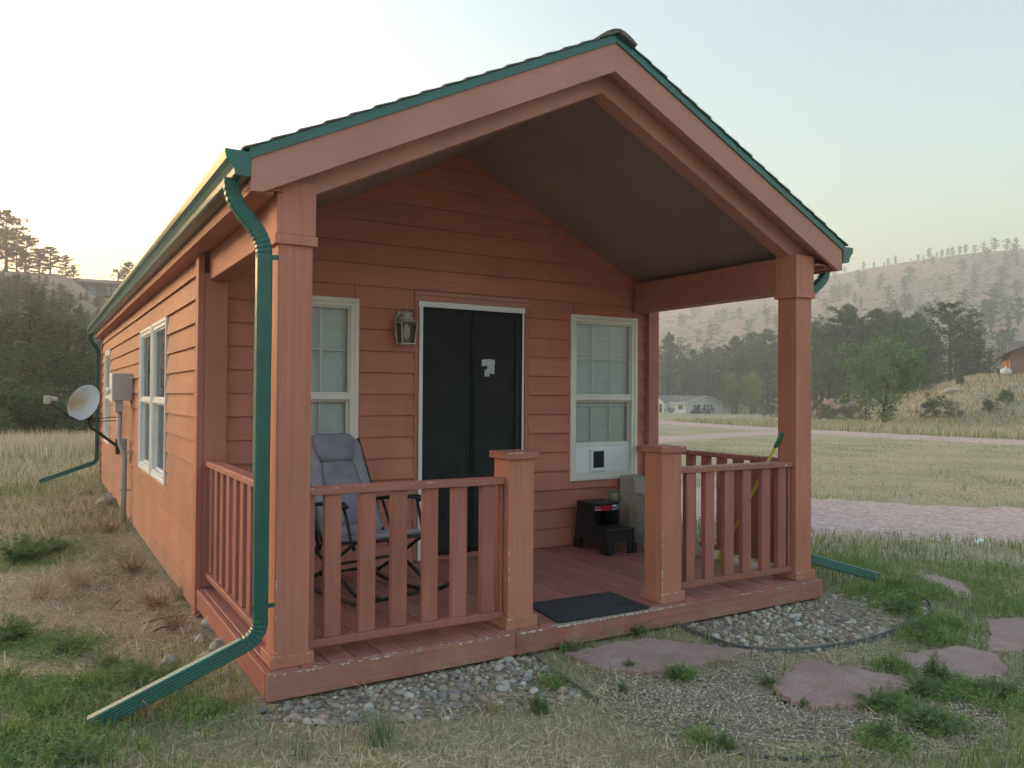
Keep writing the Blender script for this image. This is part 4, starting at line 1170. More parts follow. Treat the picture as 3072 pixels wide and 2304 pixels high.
def pebmat(name, attr=False):
    m, nt, b = newmat(name)
    if attr:
        a = nt.nodes.new('ShaderNodeAttribute'); a.attribute_name = 'tint'; src = a.outputs['Color']
    else:
        oi = nt.nodes.new('ShaderNodeObjectInfo'); r = ramp(nt, PEB, 'CONSTANT'); nt.links.new(oi.outputs['Random'], r.inputs[0]); src = r.outputs[0]
    n = noise(nt, coords(nt), 90, 5, .65); f = ramp(nt, [(.3, (.78, .78, .78)), (.7, (1.15, 1.15, 1.15))]); nt.links.new(n, f.inputs[0])
    nt.links.new(mixc(nt, 1.0, src, f.outputs[0], 'MULTIPLY'), b.inputs['Base Color']); b.inputs['Roughness'].default_value = .7; b.inputs['Specular IOR Level'].default_value = .3
    return m
M['pebble'] = pebmat('pebble_stone'); M['pebble_mix'] = pebmat('pebble_mix', True)
peb = [pebble_mesh('stone', M['pebble'], k) for k in range(6)]

def inside(poly, x, y):
    x = np.asarray(x); y = np.asarray(y); c = np.zeros(x.shape, bool); n = len(poly)
    for i in range(n):
        (x0, y0), (x1, y1) = poly[i][:2], poly[(i + 1) % n][:2]
        if y0 == y1: continue
        k = ((y0 > y) != (y1 > y)) & (x < (x1 - x0) * (y - y0) / (y1 - y0) + x0); c ^= k
    return c
def poly_sample(rng, poly, n):
    P = np.array([p[:2] for p in poly]); lo, hi = P.min(0), P.max(0); out = np.zeros((0, 2))
    while len(out) < n:
        q = rng.uniform(lo, hi, (n * 3, 2)); out = np.vstack([out, q[inside(poly, q[:, 0], q[:, 1])]])
    return out[:n]
def sheet(name, poly, mat, lift, parent=None):
    cx = sum(p[0] for p in poly) / len(poly); cy = sum(p[1] for p in poly) / len(poly)
    V = [(cx, cy, float(H(cx, cy)) + lift)]; n = len(poly)
    for k in (.5, 1.0): V += [(cx + (p[0] - cx) * k, cy + (p[1] - cy) * k, float(H(cx + (p[0] - cx) * k, cy + (p[1] - cy) * k)) + (lift if k < 1 else lift - .004)) for p in poly]
    F = [(0, 1 + i, 1 + (i + 1) % n) for i in range(n)] + [(1 + i, 1 + n + i, 1 + n + (i + 1) % n, 1 + (i + 1) % n) for i in range(n)]
    if sum(poly[i][0] * poly[(i + 1) % n][1] - poly[(i + 1) % n][0] * poly[i][1] for i in range(n)) < 0: F = [f[::-1] for f in F]
    return place(name, mesh_np(name, V, F, mat))
BED_L = [(-.02, -.02), (1.47, -.02), (1.44, -.26), (1.41, -.5), (1.33, -.70), (1.15, -.72), (.95, -.60), (.78, -.62), (.55, -.60), (.36, -.50), (.2, -.46), (.02, -.33), (-.12, -.2), (-.1, -.06)]
BED_R = [(2.62, -.03)] + [(p[0], p[1]) for p in EDR[1:]] + [(4.6, .05), (4.4, .12), (4.1, .05), (4.08, -.03)]
PEA = [(1.52, -.50), (1.66, -.52), (1.95, -.72), (2.3, -.75), (2.55, -.72), (2.7, -.78), (2.45, -.95), (2.2, -1.15), (2.18, -1.42), (2.45, -1.55), (2.62, -1.58), (2.95, -1.55), (3.05, -1.75), (2.8, -2.0), (2.3, -2.0), (1.9, -1.74), (1.6, -1.55), (1.35, -1.25), (1.28, -.95), (1.42, -.8)]
shrink = lambda poly, k: [(sum(q[0] for q in poly) / len(poly) * (1 - k) + p[0] * k, sum(q[1] for q in poly) / len(poly) * (1 - k) + p[1] * k) for p in poly]
bed_l = tag(sheet('river_rock_bed', shrink(BED_L, .93), M['rock_bed'], .004), kind='structure')
bed_r = tag(sheet('river_rock_bed', BED_R, M['rock_bed'], .006), kind='structure')
pea = tag(sheet('pea_gravel', shrink(PEA, .86), M['pea_bed'], .003), kind='structure')

rngp = np.random.default_rng(21)
def fill_bed(bed, poly, n_obj, n_small, r0, r1, dens=None):
    P = poly_sample(rngp, poly, 6000); P = P + rngp.normal(0, .025, P.shape); P = P[~((P[:, 1] > -.05) & (P[:, 0] > -.06) & (P[:, 0] < 4.09))]
    cd = np.hypot(P[:, 0] - CAM[0], P[:, 1] - CAM[1])
    keep = []; R_ = r0 + (r1 - r0) * rngp.random(len(P)) ** 1.7
    if dens is not None: ok = rngp.random(len(P)) < dens(P[:, 0], P[:, 1]); P, R_ = P[ok], R_[ok]
    cell = {}
    for i, (p, r) in enumerate(zip(P, R_)):
        k = (int(p[0] / .06), int(p[1] / .06)); bad = False
        for a in (-1, 0, 1):
            for b_ in (-1, 0, 1):
                for j in cell.get((k[0] + a, k[1] + b_), ()):
                    if (P[j][0] - p[0]) ** 2 + (P[j][1] - p[1]) ** 2 < (.72 * (r + R_[j])) ** 2: bad = True
        if not bad: cell.setdefault(k, []).append(i); keep.append(i)
        if len(keep) >= n_obj + 700: break
    keep.sort(key=lambda i: -R_[i] / math.hypot(P[i][0] - CAM[0], P[i][1] - CAM[1]))
    for i in keep[:n_obj]:
        r = R_[i]; x_, y_ = P[i]
        place('stone', peb[i % 6][2], bed, (x_, y_, float(H(x_, y_)) + r * .28), (rngp.uniform(-.4, .4), rngp.uniform(-.4, .4), rngp.uniform(0, 6.28)), (r * rngp.uniform(1.0, 1.35), r * rngp.uniform(.75, 1.0), r * rngp.uniform(.45, .75)))
    S = [(P[i][0], P[i][1], R_[i]) for i in keep[n_obj:]]
    q = poly_sample(rngp, poly, n_small); S += [(a[0], a[1], r) for a, r in zip(q, rngp.uniform(r0 * .3, r0 * .8, n_small))]
    stone_stuff('small_stones', np.array(S), bed, 1.0)
def stone_stuff(name, S, parent, flat):
    n = len(S); Vb, Fb, _ = peb[0]
    if n > 4000: Vb, Fb = OCT
    a = rngp.uniform(0, 6.28, n); sx = S[:, 2] * rngp.uniform(.9, 1.4, n); sy = S[:, 2] * rngp.uniform(.7, 1.0, n); sz = S[:, 2] * rngp.uniform(.45, .8, n)
    X = Vb[None, :, 0] * sx[:, None]; Y = Vb[None, :, 1] * sy[:, None]; Z = Vb[None, :, 2] * sz[:, None] + X * rngp.uniform(-.3, .3, n)[:, None]
    ca, sa = np.cos(a)[:, None], np.sin(a)[:, None]
    V = np.stack([X * ca - Y * sa + S[:, 0, None], X * sa + Y * ca + S[:, 1, None], Z + (H(S[:, 0], S[:, 1]) + .004 + sz * .4)[:, None]], -1).reshape(-1, 3)
    F = (Fb[None] + (np.arange(n) * len(Vb))[:, None, None]).reshape(-1, 3)
    pal = np.array([c for _, c in PEB]) * (1.12, 1.05, .94); ci = rngp.integers(0, len(pal), n); c = pal[ci] * rngp.uniform(.75, 1.1, (n, 1))
    o = place(name, mesh_np(name, V, F, M['pebble_mix'], True, np.repeat(c, len(Vb), 0)), parent)
    return tag(o, kind='stuff')
OCT = (np.array([(1, 0, 0), (.3, .95, .1), (-.8, .6, -.1), (-.8, -.6, .1), (.3, -.95, -.1), (.1, .1, 1), (0, 0, -1)], float),
       np.array([(0, 1, 5), (1, 2, 5), (2, 3, 5), (3, 4, 5), (4, 0, 5), (1, 0, 6), (2, 1, 6), (3, 2, 6), (4, 3, 6), (0, 4, 6)]))
fill_bed(bed_l, BED_L, 165, 500, .012, .034, lambda x, y: np.where(x < .45, .05, .16) * (1 - .8 * (y < -.42)))
fill_bed(bed_r, BED_R, 135, 900, .012, .032, lambda x, y: np.where(x > 3.8, .04, .16))
q = poly_sample(rngp, PEA, 9500); q = q + rngp.normal(0, .05, q.shape); q = q[~((q[:, 1] > -.05))]
q = q[rngp.random(len(q)) < .35 + .75 * (np.sin(q[:, 0] * 7 + 2 * np.sin(q[:, 1] * 5)) * .5 + .5)]
okq = np.ones(len(q), bool)
for s_ in STONES: okq &= ~inside(s_, q[:, 0], q[:, 1])
q = q[okq]
stone_stuff('loose_gravel', np.column_stack([q, rngp.uniform(.004, .0095, len(q))]), pea, 1.0)

# bigger rocks beside the deck corner and along the foundation
def rock_mesh(seed, n=10, rows_=6):
    V, F, _ = pebble_mesh('rock', None, seed, n, rows_)
    return V, F
m_rock = plain('granite', (.43, .37, .335), .9, .3, 22, bump=.5)
def rock(p, r, label, seed, mat=m_rock, flat=.7, cat='rock', grp='loose rocks beside the cabin'):
    V, F = rock_mesh(seed); rr = random.Random(seed)
    o = place('rock', mesh_np('rock', V, F, mat, True), None, (p[0], p[1], p[2] + r * flat * .45), (rr.uniform(-.3, .3), rr.uniform(-.3, .3), rr.uniform(0, 6)), (r * rr.uniform(1.05, 1.3), r * rr.uniform(.8, 1), r * flat))
    return tag(o, label, cat, grp)
for k, (px, py, r, lab) in enumerate([(640, 1885, .075, 'biggest dark round rock tucked under the deck corner'), (655, 1950, .062, 'pinkish rock below the dark round rock by the deck'),
                                      (605, 1925, .04, 'small brown rock left of the dark round rock'), (510, 1995, .055, 'whitish speckled rock lying in straw left of the green downspout'),
                                      (620, 1985, .055, 'flat pale rock touching the green downspout from above'), (690, 1935, .05, 'pink flat rock half under the deck rim board'),
                                      (575, 1898, .03, 'small tan rock in straw at the edge of the rock heap'), (683, 2030, .035, 'small reddish rock right below the green downspout'),
                                      (258, 1990 - 505, .10, 'pale boulder near the far corner of the side wall'), (318, 1518, .13, 'flat pale rock at the foot of the grey conduit'),
                                      (330, 1497, .09, 'grey rock just beyond the flat pale one by the conduit'), (270, 1968, .02, 'tiny white rock in bare dirt at the left')]):
    p, _ = hit(px, py); rock(p, r, lab, 40 + k)
# ------------------------------------------------------------------ plants: mesh generators
def pn(x, y, s, seed=0):
    """cheap smooth noise in 0..1"""
    rg = np.random.default_rng(seed); t = 0
    for k in range(7):
        a = rg.uniform(0, 6.28); f = s * rg.uniform(.6, 1.9); t = t + np.sin((np.cos(a) * x + np.sin(a) * y) * f + rg.uniform(0, 6.28) + 1.1 * np.sin((x * np.sin(a) - y * np.cos(a)) * f * .6))
    return np.clip(.5 + t / 7.0, 0, 1)

def blade_mesh(name, P, h, wd, lean, col, mat, rng, z=None, curve=.35):
    n = len(P); a = rng.uniform(0, 6.28, n); b = rng.uniform(0, 6.28, n)
    z0 = (H(P[:, 0], P[:, 1]) if z is None else z) - .004
    dx, dy = np.cos(a), np.sin(a); wx, wy = np.cos(b) * wd / 2, np.sin(b) * wd / 2
    cl, sl = np.cos(lean), np.sin(lean); lm = lean * (1 - curve)
    mx_, mz = np.sin(lm) * h * .55, np.cos(lm) * h * .55
    tx, tz = mx_ + np.sin(np.minimum(lean * (1 + curve), 1.62)) * h * .45, mz + np.cos(np.minimum(lean * (1 + curve), 1.62)) * h * .45
    V = np.zeros((n, 5, 3))
    for i, (ox, oz, k) in enumerate(((0, 0, 1), (0, 0, -1), (mx_, mz, .8), (mx_, mz, -.8), (tx, tz, 0))):
        V[:, i, 0] = P[:, 0] + dx * ox + wx * k; V[:, i, 1] = P[:, 1] + dy * ox + wy * k; V[:, i, 2] = z0 + oz
    T = np.array([(0, 1, 3), (0, 3, 2), (2, 3, 4)])
    F = (T[None] + (np.arange(n) * 5)[:, None, None]).reshape(-1, 3)
    return mesh_np(name, V.reshape(-1, 3), F, mat, False, np.repeat(col, 5, 0))

def tris(C, Dn, L, Wd, rng):
    """one pointed leaf per centre: base at C, tip along Dn"""
    r = rng.normal(size=C.shape); s = np.cross(Dn, r); s /= np.linalg.norm(s, axis=1)[:, None] + 1e-9
    V = np.stack([C - s * Wd[:, None] / 2, C + s * Wd[:, None] / 2, C + Dn * L[:, None]], 1)
    return V.reshape(-1, 3)

def unit(v): return v / (np.linalg.norm(v, axis=-1, keepdims=True) + 1e-9)

def pine(seed, h=10.0, base=.28, width=.24, nl=34, ntuft=9, tuft=.42, nneed=8, top=.9, bare=.25, wn=.16):
    rng = np.random.default_rng(seed); tr = MB()
    bend = rng.uniform(-.03, .03, 2) * h
    tp = [(bend[0] * (k / 6) ** 2, bend[1] * (k / 6) ** 2, h * .97 * k / 6 - .3 * (k == 0)) for k in range(7)]
    tr.tube(tp, .022 * h, 7, scales=[1.15, .92, .78, .62, .45, .28, .08])
    C, Dd = [], []
    for i in range(nl):
        f = (i + rng.random()) / nl; z = h * (base + (1 - base) * f * .985)
        prof_ = (math.sin(math.pi * min(1, (f * .86 + .16))) ** .75) if top > .5 else (1 - f) ** .8 + .06
        L = width * h * prof_ * rng.uniform(.55, 1.2); a = i * 2.4 + rng.uniform(-.5, .5)
        up = rng.uniform(-.12, .30) + .5 * f
        d = np.array([math.cos(a), math.sin(a), up]); p0 = np.array([bend[0] * (z / h) ** 2, bend[1] * (z / h) ** 2, z])
        tr.tube([p0, p0 + d * L * .5 + (0, 0, -.03 * L), p0 + d * L * .95], .0045 * h * (1.15 - f), 4, scales=[1, .7, .25])
        for k in range(max(3, int(ntuft * (.5 + prof_)))):
            t = rng.uniform(bare, 1.05); off = rng.normal(0, .09, 3) * L * (.5 + t); off[2] = off[2] * .6 + .03 * L
            C.append(p0 + d * L * t + off); Dd.append(unit(d * .6 + rng.normal(0, .3, 3) + (0, 0, .35)))
    C = np.array(C); Dd = np.array(Dd); n = len(C)
    Cn = np.repeat(C, nneed, 0); Dn = unit(np.repeat(Dd, nneed, 0) * .75 + rng.normal(0, .62, (n * nneed, 3)))
    L = tuft * rng.uniform(.6, 1.25, n * nneed) * (h / 10) ** .5
    Vn = tris(Cn - Dn * .1, Dn, L, L * wn * 2, rng)
    g = rng.uniform(.65, 1.35, n); warm = rng.random(n)[:, None]
    base_c = np.array([.125, .180, .098]) * (1 - warm * .45) + np.array([.19, .20, .095]) * warm * .45
    col = np.repeat(np.repeat(base_c * g[:, None], nneed, 0) * rng.uniform(.85, 1.15, (n * nneed, 1)), 3, 0)
    return tr, (Vn, np.arange(len(Vn)).reshape(-1, 3), col)

def bushy(seed, h=6.0, rx=3.0, base=.22, ncl=90, per=55, leaf=.16, colr=(.055, .085, .03), trunks=1, shape='round', cl=.17, droop=0.0):
    rng = np.random.default_rng(seed); tr = MB()
    cz, rz = h * (base + 1) / 2, h * (1 - base) / 2
    C = []
    while len(C) < ncl:
        q = rng.uniform(-1, 1, 3); r = np.linalg.norm(q)
        if shape == 'cone':
            f = (q[2] + 1) / 2; rr_ = math.hypot(q[0], q[1]); lim = (1 - f) ** .75 * .98 + .04
            if rr_ > lim or rr_ < lim * .25: continue
        else:
            if r > 1 or r < .35: continue
            k = 1 + .22 * math.sin(3 * math.atan2(q[1], q[0]) + seed) + .15 * math.sin(5 * q[2] + seed); q = q * k
        C.append((q[0] * rx, q[1] * rx, cz + q[2] * rz))
    C = np.array(C)
    for k in range(trunks):
        a = 6.28 * k / max(trunks, 1) + seed; o = .05 * h * (trunks > 1)
        b0 = np.array([math.cos(a) * o * .6, math.sin(a) * o * .6, -.2]); t1 = np.array([math.cos(a) * o * 1.6, math.sin(a) * o * 1.6, h * base * 1.15])
        tr.tube([b0, (b0 + t1) / 2 + rng.normal(0, .01 * h, 3), t1], .020 * h / math.sqrt(trunks), 7, scales=[1.2, .9, .8])
        for j in range(int(16 / trunks)):
            tgt = C[rng.integers(len(C))]; m_ = t1 * .5 + tgt * .5 + rng.normal(0, .02 * h, 3)
            tr.tube([t1, m_, tgt], .009 * h / math.sqrt(trunks), 4, scales=[1, .6, .15])
    n = ncl * per
    cr_ = cl * h * rng.uniform(.6, 1.25, ncl)
    P = np.repeat(C, per, 0) + unit(rng.normal(size=(n, 3))) * (np.repeat(cr_, per) * rng.random(n) ** .45)[:, None] * np.array([1, 1, .8])
    out = unit(P - np.array([0, 0, cz])); Dn = unit(out * .5 + rng.normal(0, .7, (n, 3)) + np.array([0, 0, .35 - droop]))
    L = leaf * rng.uniform(.6, 1.4, n)
    Vn = tris(P, Dn, L, L * .55, rng)
    g = np.repeat(rng.uniform(.7, 1.35, ncl), per) * rng.uniform(.75, 1.25, n)
    col = np.repeat(np.array(colr)[None] * g[:, None] * (1 + rng.normal(0, .08, (n, 3))), 3, 0)
    return tr, (Vn, np.arange(len(Vn)).reshape(-1, 3), np.clip(col, .004, 1))

M['bark'] = plain('pine_bark', (.085, .055, .04), .95, .3, 4, bump=.5)
M['bark_grey'] = plain('grey_bark', (.05, .042, .035), .95, .3, 6, bump=.5)
M['needles'] = leafmat('pine_needles', None, .2, .18)
M['leaves'] = leafmat('leaves', None, .3, .12)

class Kind:
    def __init__(s, gen, bark, leaf, href, one=False):
        tr, (V, F, c) = gen
        s.h = href
        if one:
            tv = np.array(tr.v); tf = []
            for f in tr.f:
                for k in range(1, len(f) - 1): tf.append((f[0], f[k], f[k + 1]))
            V2 = np.vstack([tv, V]); F2 = np.vstack([np.array(tf), F + len(tv)])
            s.one = mesh_np('tree', V2, F2, leaf, False, np.vstack([np.tile((.07, .05, .035), (len(tv), 1)), c]))
        else:
            s.one = None; s.t = tr.mesh('trunk', bark, True); s.c = mesh_np('crown', V, F, leaf, False, c)
    def put(s, name, p, h, label, cat, grp=None, rz=None, sx=1.0):
        k = h / s.h; rz = random.uniform(0, 6.28) if rz is None else rz
        if s.one is not None:
            return tag(place(name, s.one, None, p, (0, 0, rz), (k * sx, k * sx, k)), label, cat, grp)
        e = empty(name, p, label, cat, grp, rz); e.scale = (k * sx, k * sx, k)
        for nm, me in (('trunk', s.t), ('crown', s.c)):
            o = bpy.data.objects.new(nm, me); COL.objects.link(o); o.parent = e
        return e

PINE = [Kind(pine(11, base=.20, width=.25, nl=48, ntuft=17, tuft=.50, nneed=9, bare=.2), M['bark'], M['needles'], 10), Kind(pine(12, base=.14, width=.28, nl=48, ntuft=17, tuft=.50, nneed=9, bare=.2), M['bark'], M['needles'], 10),
        Kind(pine(13, base=.26, width=.22, nl=44, ntuft=16, tuft=.50, nneed=9, bare=.2), M['bark'], M['needles'], 10), Kind(pine(14, base=.04, width=.27, nl=52, ntuft=17, tuft=.50, nneed=9, top=.2, bare=.2), M['bark'], M['needles'], 10)]
BIGPINE = Kind(pine(15, base=.34, width=.36, nl=34, ntuft=26, bare=.28, tuft=.42, nneed=9), M['bark'], M['needles'], 10)
FINE = [Kind(pine(16, base=.12, width=.27, nl=64, ntuft=24, tuft=.32, nneed=9, wn=.13, bare=.15), M['bark'], M['needles'], 10), Kind(pine(17, base=.05, width=.26, nl=64, ntuft=24, tuft=.32, nneed=9, top=.2, wn=.13, bare=.15), M['bark'], M['needles'], 10)]
RIDGE = [Kind(pine(18, base=.20, width=.32, nl=36, ntuft=18, tuft=.55, bare=.3), M['bark'], M['needles'], 10), Kind(pine(19, base=.08, width=.30, nl=34, ntuft=17, tuft=.55, bare=.25), M['bark'], M['needles'], 10)]
TINY = [Kind(pine(20 + k, base=.06 + .06 * (k % 2), width=.27 + .04 * k, nl=18, ntuft=9, tuft=1.0, nneed=6, wn=.24, bare=.1), None, M['needles'], 10, True) for k in range(3)]
DECID = Kind(bushy(31, 7.3, 3.6, .20, 130, 62, .27, (.15, .22, .095), 2, cl=.11), M['bark_grey'], M['leaves'], 7.3)
POPL = Kind(bushy(32, 7.0, 1.9, .06, 70, 50, .36, (.16, .22, .075), 2, cl=.12), M['bark_grey'], M['leaves'], 7.0)
JUN = [Kind(bushy(33, 3.0, 1.25, .02, 70, 70, .13, (.090, .130, .070), 1, 'cone', .14), M['bark'], M['leaves'], 3.0), Kind(bushy(34, 3.0, 1.5, .03, 70, 70, .13, (.10, .145, .072), 1, 'round', .16), M['bark'], M['leaves'], 3.0)]
SHRUB = Kind(bushy(35, 2.0, 1.8, .10, 60, 70, .11, (.15, .165, .105), 5, cl=.16), M['bark_grey'], M['leaves'], 2.0)

random.seed(77)
ORD = ['first', 'second', 'third', 'fourth', 'fifth', 'sixth', 'seventh', 'eighth', 'ninth', 'tenth', 'eleventh', 'twelfth', 'thirteenth', 'fourteenth', 'fifteenth', 'sixteenth',
       'seventeenth', 'eighteenth', 'nineteenth', 'twentieth', 'twenty-first', 'twenty-second', 'twenty-third', 'twenty-fourth', 'twenty-fifth', 'twenty-sixth']
def top_h(px, py, p):
    """height a plant needs so that its top reaches image row py"""
    r = ray(px, py); k = math.hypot(p.x - CAM[0], p.y - CAM[1]) / math.hypot(r[0], r[1]); return CAM[2] + r[2] * k - p.z

# --- left: trees on the bank, far to near
def row_tree(lst, fmt, cat, grp, name):
    lst = sorted(lst, key=lambda t: t[0])
    for i, (px, d_, top, kd, sx) in enumerate(lst):
        p = at(px, d_); kd.put(name, p, top_h(px, top, p), fmt.format(ORD[i]), cat, grp, sx=sx)
row_tree([(-35, 158, 660, RIDGE[0], 1.2), (12, 160, 630, RIDGE[0], 1.25), (44, 166, 730, RIDGE[1], 1.4), (70, 163, 706, RIDGE[1], 1.4), (112, 166, 748, RIDGE[1], 1.6), (145, 160, 740, RIDGE[0], 1.5), (192, 168, 764, RIDGE[1], 1.2), (214, 170, 798, RIDGE[1], 1.1), (385, 172, 786, RIDGE[0], 1.2)],
         '{} backlit pine from the left on the glowing left skyline', 'pine tree', 'backlit pines on the left skyline', 'pine_tree')
rl = random.Random(3)
def bank_row(d0, tops, step, kinds, sx, fmt, cat, grp, name, off=0):
    lst = []; px = -70 + off
    while px < 345:
        lst.append((px + rl.uniform(-.3, .3) * step, d0 * rl.uniform(.95, 1.05), np.interp(px, (-60, 60, 160, 240, 330), tops) + rl.uniform(-14, 22), rl.choice(kinds), sx * rl.uniform(.85, 1.15))); px += step
    row_tree(lst, fmt, cat, grp, name)
bank_row(138, (818, 812, 822, 880, 905), 22, FINE, 1.5, '{} pine from the left in the topmost row below the left ridge line', 'pine tree', 'topmost row of pines on the left bank', 'pine_tree')
bank_row(104, (838, 832, 850, 905, 935), 27, FINE, 1.5, '{} pine from the left in the second row down the left bank', 'pine tree', 'second row of pines on the left bank', 'pine_tree', 10)
bank_row(76, (872, 866, 880, 950, 985), 36, FINE, 1.55, '{} pine from the left in the middle row of the left bank', 'pine tree', 'middle row of pines on the left bank', 'pine_tree', 4)
bank_row(54, (935, 925, 945, 985, 1035), 44, FINE, 1.6, '{} pine from the left in the fourth row down the left bank', 'pine tree', 'fourth row of pines on the left bank', 'pine_tree', 15)
bank_row(41, (1030, 1015, 1040, 1055, 1090), 50, FINE, 1.55, '{} pine from the left in the lowest pine row of the left bank', 'pine tree', 'lowest row of pines on the left bank', 'pine_tree')
bank_row(31.5, (1165, 1150, 1190, 1185, 1220), 46, JUN, 1.25, '{} dense green juniper from the left at the foot of the left bank', 'juniper', 'junipers along the left field edge', 'juniper', 8)

# --- right: pines behind the white house and on the rise
row_tree([(2006, 205, 999, PINE[2], .8), (2040, 225, 1055, PINE[3], 1.1), (2078, 215, 1048, PINE[3], .9), (2122, 210, 1045, PINE[1], 1.0), (2160, 222, 1040, PINE[0], 1.0), (2207, 205, 1010, PINE[1], 1.1), (2262, 212, 995, PINE[0], 1.0), (2305, 200, 988, PINE[1], 1.1), (2350, 205, 1000, PINE[0], 1.0), (1990, 235, 1085, PINE[3], 1.3), (2055, 208, 1075, PINE[3], 1.2), (2100, 232, 1062, PINE[1], 1.3), (2185, 232, 1050, PINE[3], 1.3), (2236, 228, 1040, PINE[1], 1.3), (2285, 230, 1030, PINE[3], 1.3)],
         '{} tall pine from the left behind the white house', 'pine tree', 'pines behind the white house', 'pine_tree')
row_tree([(2448, 150, 965, PINE[1], 1.1), (2485, 140, 972, PINE[0], 1.2), (2541, 138, 914, PINE[1], 1.25), (2590, 148, 985, PINE[0], 1.2), (2637, 145, 926, PINE[0], 1.2), (2682, 136, 934, PINE[1], 1.15), (2722, 140, 955, PINE[1], 1.2), (2752, 146, 940, PINE[2], 1.0), (2785, 138, 985, PINE[1], 1.2), (2905, 142, 1000, PINE[3], 1.2), (2935, 132, 1003, PINE[3], 1.35), (2968, 138, 1055, PINE[3], 1.1), (2465, 165, 1000, PINE[3], 1.3), (2515, 160, 990, PINE[1], 1.3), (2565, 165, 965, PINE[3], 1.3), (2615, 160, 980, PINE[1], 1.3), (2662, 165, 975, PINE[3], 1.3), (2705, 162, 985, PINE[1], 1.3), (2812, 158, 1020, PINE[3], 1.3), (2880, 160, 1015, PINE[1], 1.2)],
         '{} pine from the left in the grove behind the leafy tree', 'pine tree', 'pine grove on the rise', 'pine_tree')
p, _ = hit(2849, 1143, 60, 200)
p = at(2849, 122)
BIGPINE.put('pine_tree', p, top_h(2849, 908, p), 'large spreading pine with a bare lower trunk above the terrace', 'pine tree', sx=1.1)
p = at(2652, 73)
DECID.put('leafy_tree', p, top_h(2652, 1015, p), 'round leafy green tree with twin trunks beside the road', 'tree', rz=1.0, sx=.98)
p = at(2196, 188); POPL.put('leafy_tree', p, top_h(2196, 1122, p), 'dark leafy tree right beside the white house', 'tree', sx=1.0)
p = at(2256, 192); o = POPL.put('leafy_tree', p, top_h(2256, 1118, p), 'bright yellow-green tree right of the dark tree by the white house', 'tree', sx=.8)
M['leaves_y'] = leafmat('yellow_green_leaves', (.30, .33, .06), .4, 0)
for c_ in o.children:
    if c_.name.startswith('crown'):
        c_.data = c_.data.copy(); c_.data.materials.clear(); c_.data.materials.append(M['leaves_y'])
p = at(2086, 183); JUN[0].put('young_conifer', p, top_h(2086, 1208, p), 'small conifer in front of the white house wall', 'tree', sx=.9)
p = at(2012, 182); SHRUB.put('shrub', p, 1.4, 'green shrub below the small gable of the white house', 'shrub')
p = at(2130, 184); SHRUB.put('shrub', p, .9, 'low yellowish shrub below the arched windows of the white house', 'shrub')
for px, d_, h_, lab in ((2290, 160, 2.6, 'dark rounded shrub between the yellow-green tree and the porch post'), (2320, 120, 1.8, 'grey-green shrub nearest the porch post on its left'), (2450, 95, 2.3, 'olive shrub just right of the porch post'),
                        (2500, 88, 1.5, 'low grey shrub left of the leafy tree'), (2560, 84, 1.9, 'shrub under the left side of the leafy tree'), (2775, 110, 3.0, 'tall shrub right behind the leafy tree crown')):
    p = at(px, d_); SHRUB.put('shrub', p, h_, lab, 'shrub', 'shrubs beyond the road')
p, dd = hit(2815, 1262, 40, 110); SHRUB.put('shrub', p, 2.1, 'wide twiggy shrub right of the leafy tree', 'shrub', 'shrubs beyond the road', sx=.95)
for px, py, hpx, lab in ((3021, 1214, 46, 'dark rounded juniper bush highest at the right on the slope'), (2968, 1240, 44, 'smaller juniper bush below the dark rounded one on the slope'), (2880, 1157, 30, 'dark juniper bush beside the spreading pine')):
    p, dd = hit(px, py, 60, 200); JUN[1].put('juniper_bush', p, hpx * dd / FPX * .9, lab, 'bush', 'juniper bushes on the slope', sx=.95)
for px, py, r, lab in ((2849, 1182, .9, 'pale flat boulder on the slope below the spreading pine'), (2876, 1177, .6, 'small pale boulder right of the flat boulder'), (2999, 1227, .55, 'light boulder between the two juniper bushes'),
                       (2941, 1196, .4, 'small pale rock in the middle of the dry slope'), (3040, 1232, .35, 'small pale rock near the right picture edge'), (2862, 1213, .5, 'grey rock low on the slope behind the twiggy shrub')):
    p, dd = hit(px, py, 60, 200); rock(p, r * dd / 95, lab, int(px), m_rock, .5, 'boulder', 'boulders on the dry slope')
m_red = plain('red_rock', (.27, .185, .165), .95, .35, .9, bump=.8)
for px, d_, r, lab in ((2505, 118, 2.0, 'big red rock outcrop left of the leafy tree'), (2478, 112, 1.1, 'red boulder at the left foot of the big outcrop'), (2530, 115, 1.3, 'red boulder at the right foot of the big outcrop')):
    p = at(px, d_); rock(p, r, lab, px, m_red, .75, 'boulder', 'red rock outcrop')

# far hillside: scattered and skyline trees
for i, px in enumerate((2500, 2535, 2590, 2622, 2652, 2664, 2687, 2732, 2755, 2771, 2788, 2812, 2826, 2844, 2858, 2880, 2897, 2926, 2952, 2985, 3022, 3050)):
    hp = (12, 14, 17, 12, 8, 15, 18, 7, 13, 9, 22, 11, 17, 16, 18, 18, 19, 17, 21, 27, 24, 24)[i]
    p = at(px, 672); TINY[i % 3].put('pine_tree', p, hp * 1.25 * 672 / FPX, '{} pine from the left along the far skyline ridge'.format(ORD[i]), 'pine tree', 'pines on the far skyline', sx=1.0)
rh = random.Random(12); n = 0
while n < 120:
    px = rh.uniform(1970, 3080); d_ = rh.uniform(250, 655); f = rh.random()
    dense = (px > 2900 and d_ < 420) or d_ < 330
    if not dense and f > .42: continue
    p = at(px, d_); hh = rh.uniform(5.5, 10.0) * (1.2 if dense else 1.0)
    TINY[rh.randrange(3)].put('pine_tree', p, hh, 'small hazy pine dotted across the far hillside below its skyline', 'pine tree', 'pines scattered on the far hillside', sx=rh.uniform(.85, 1.25)); n += 1

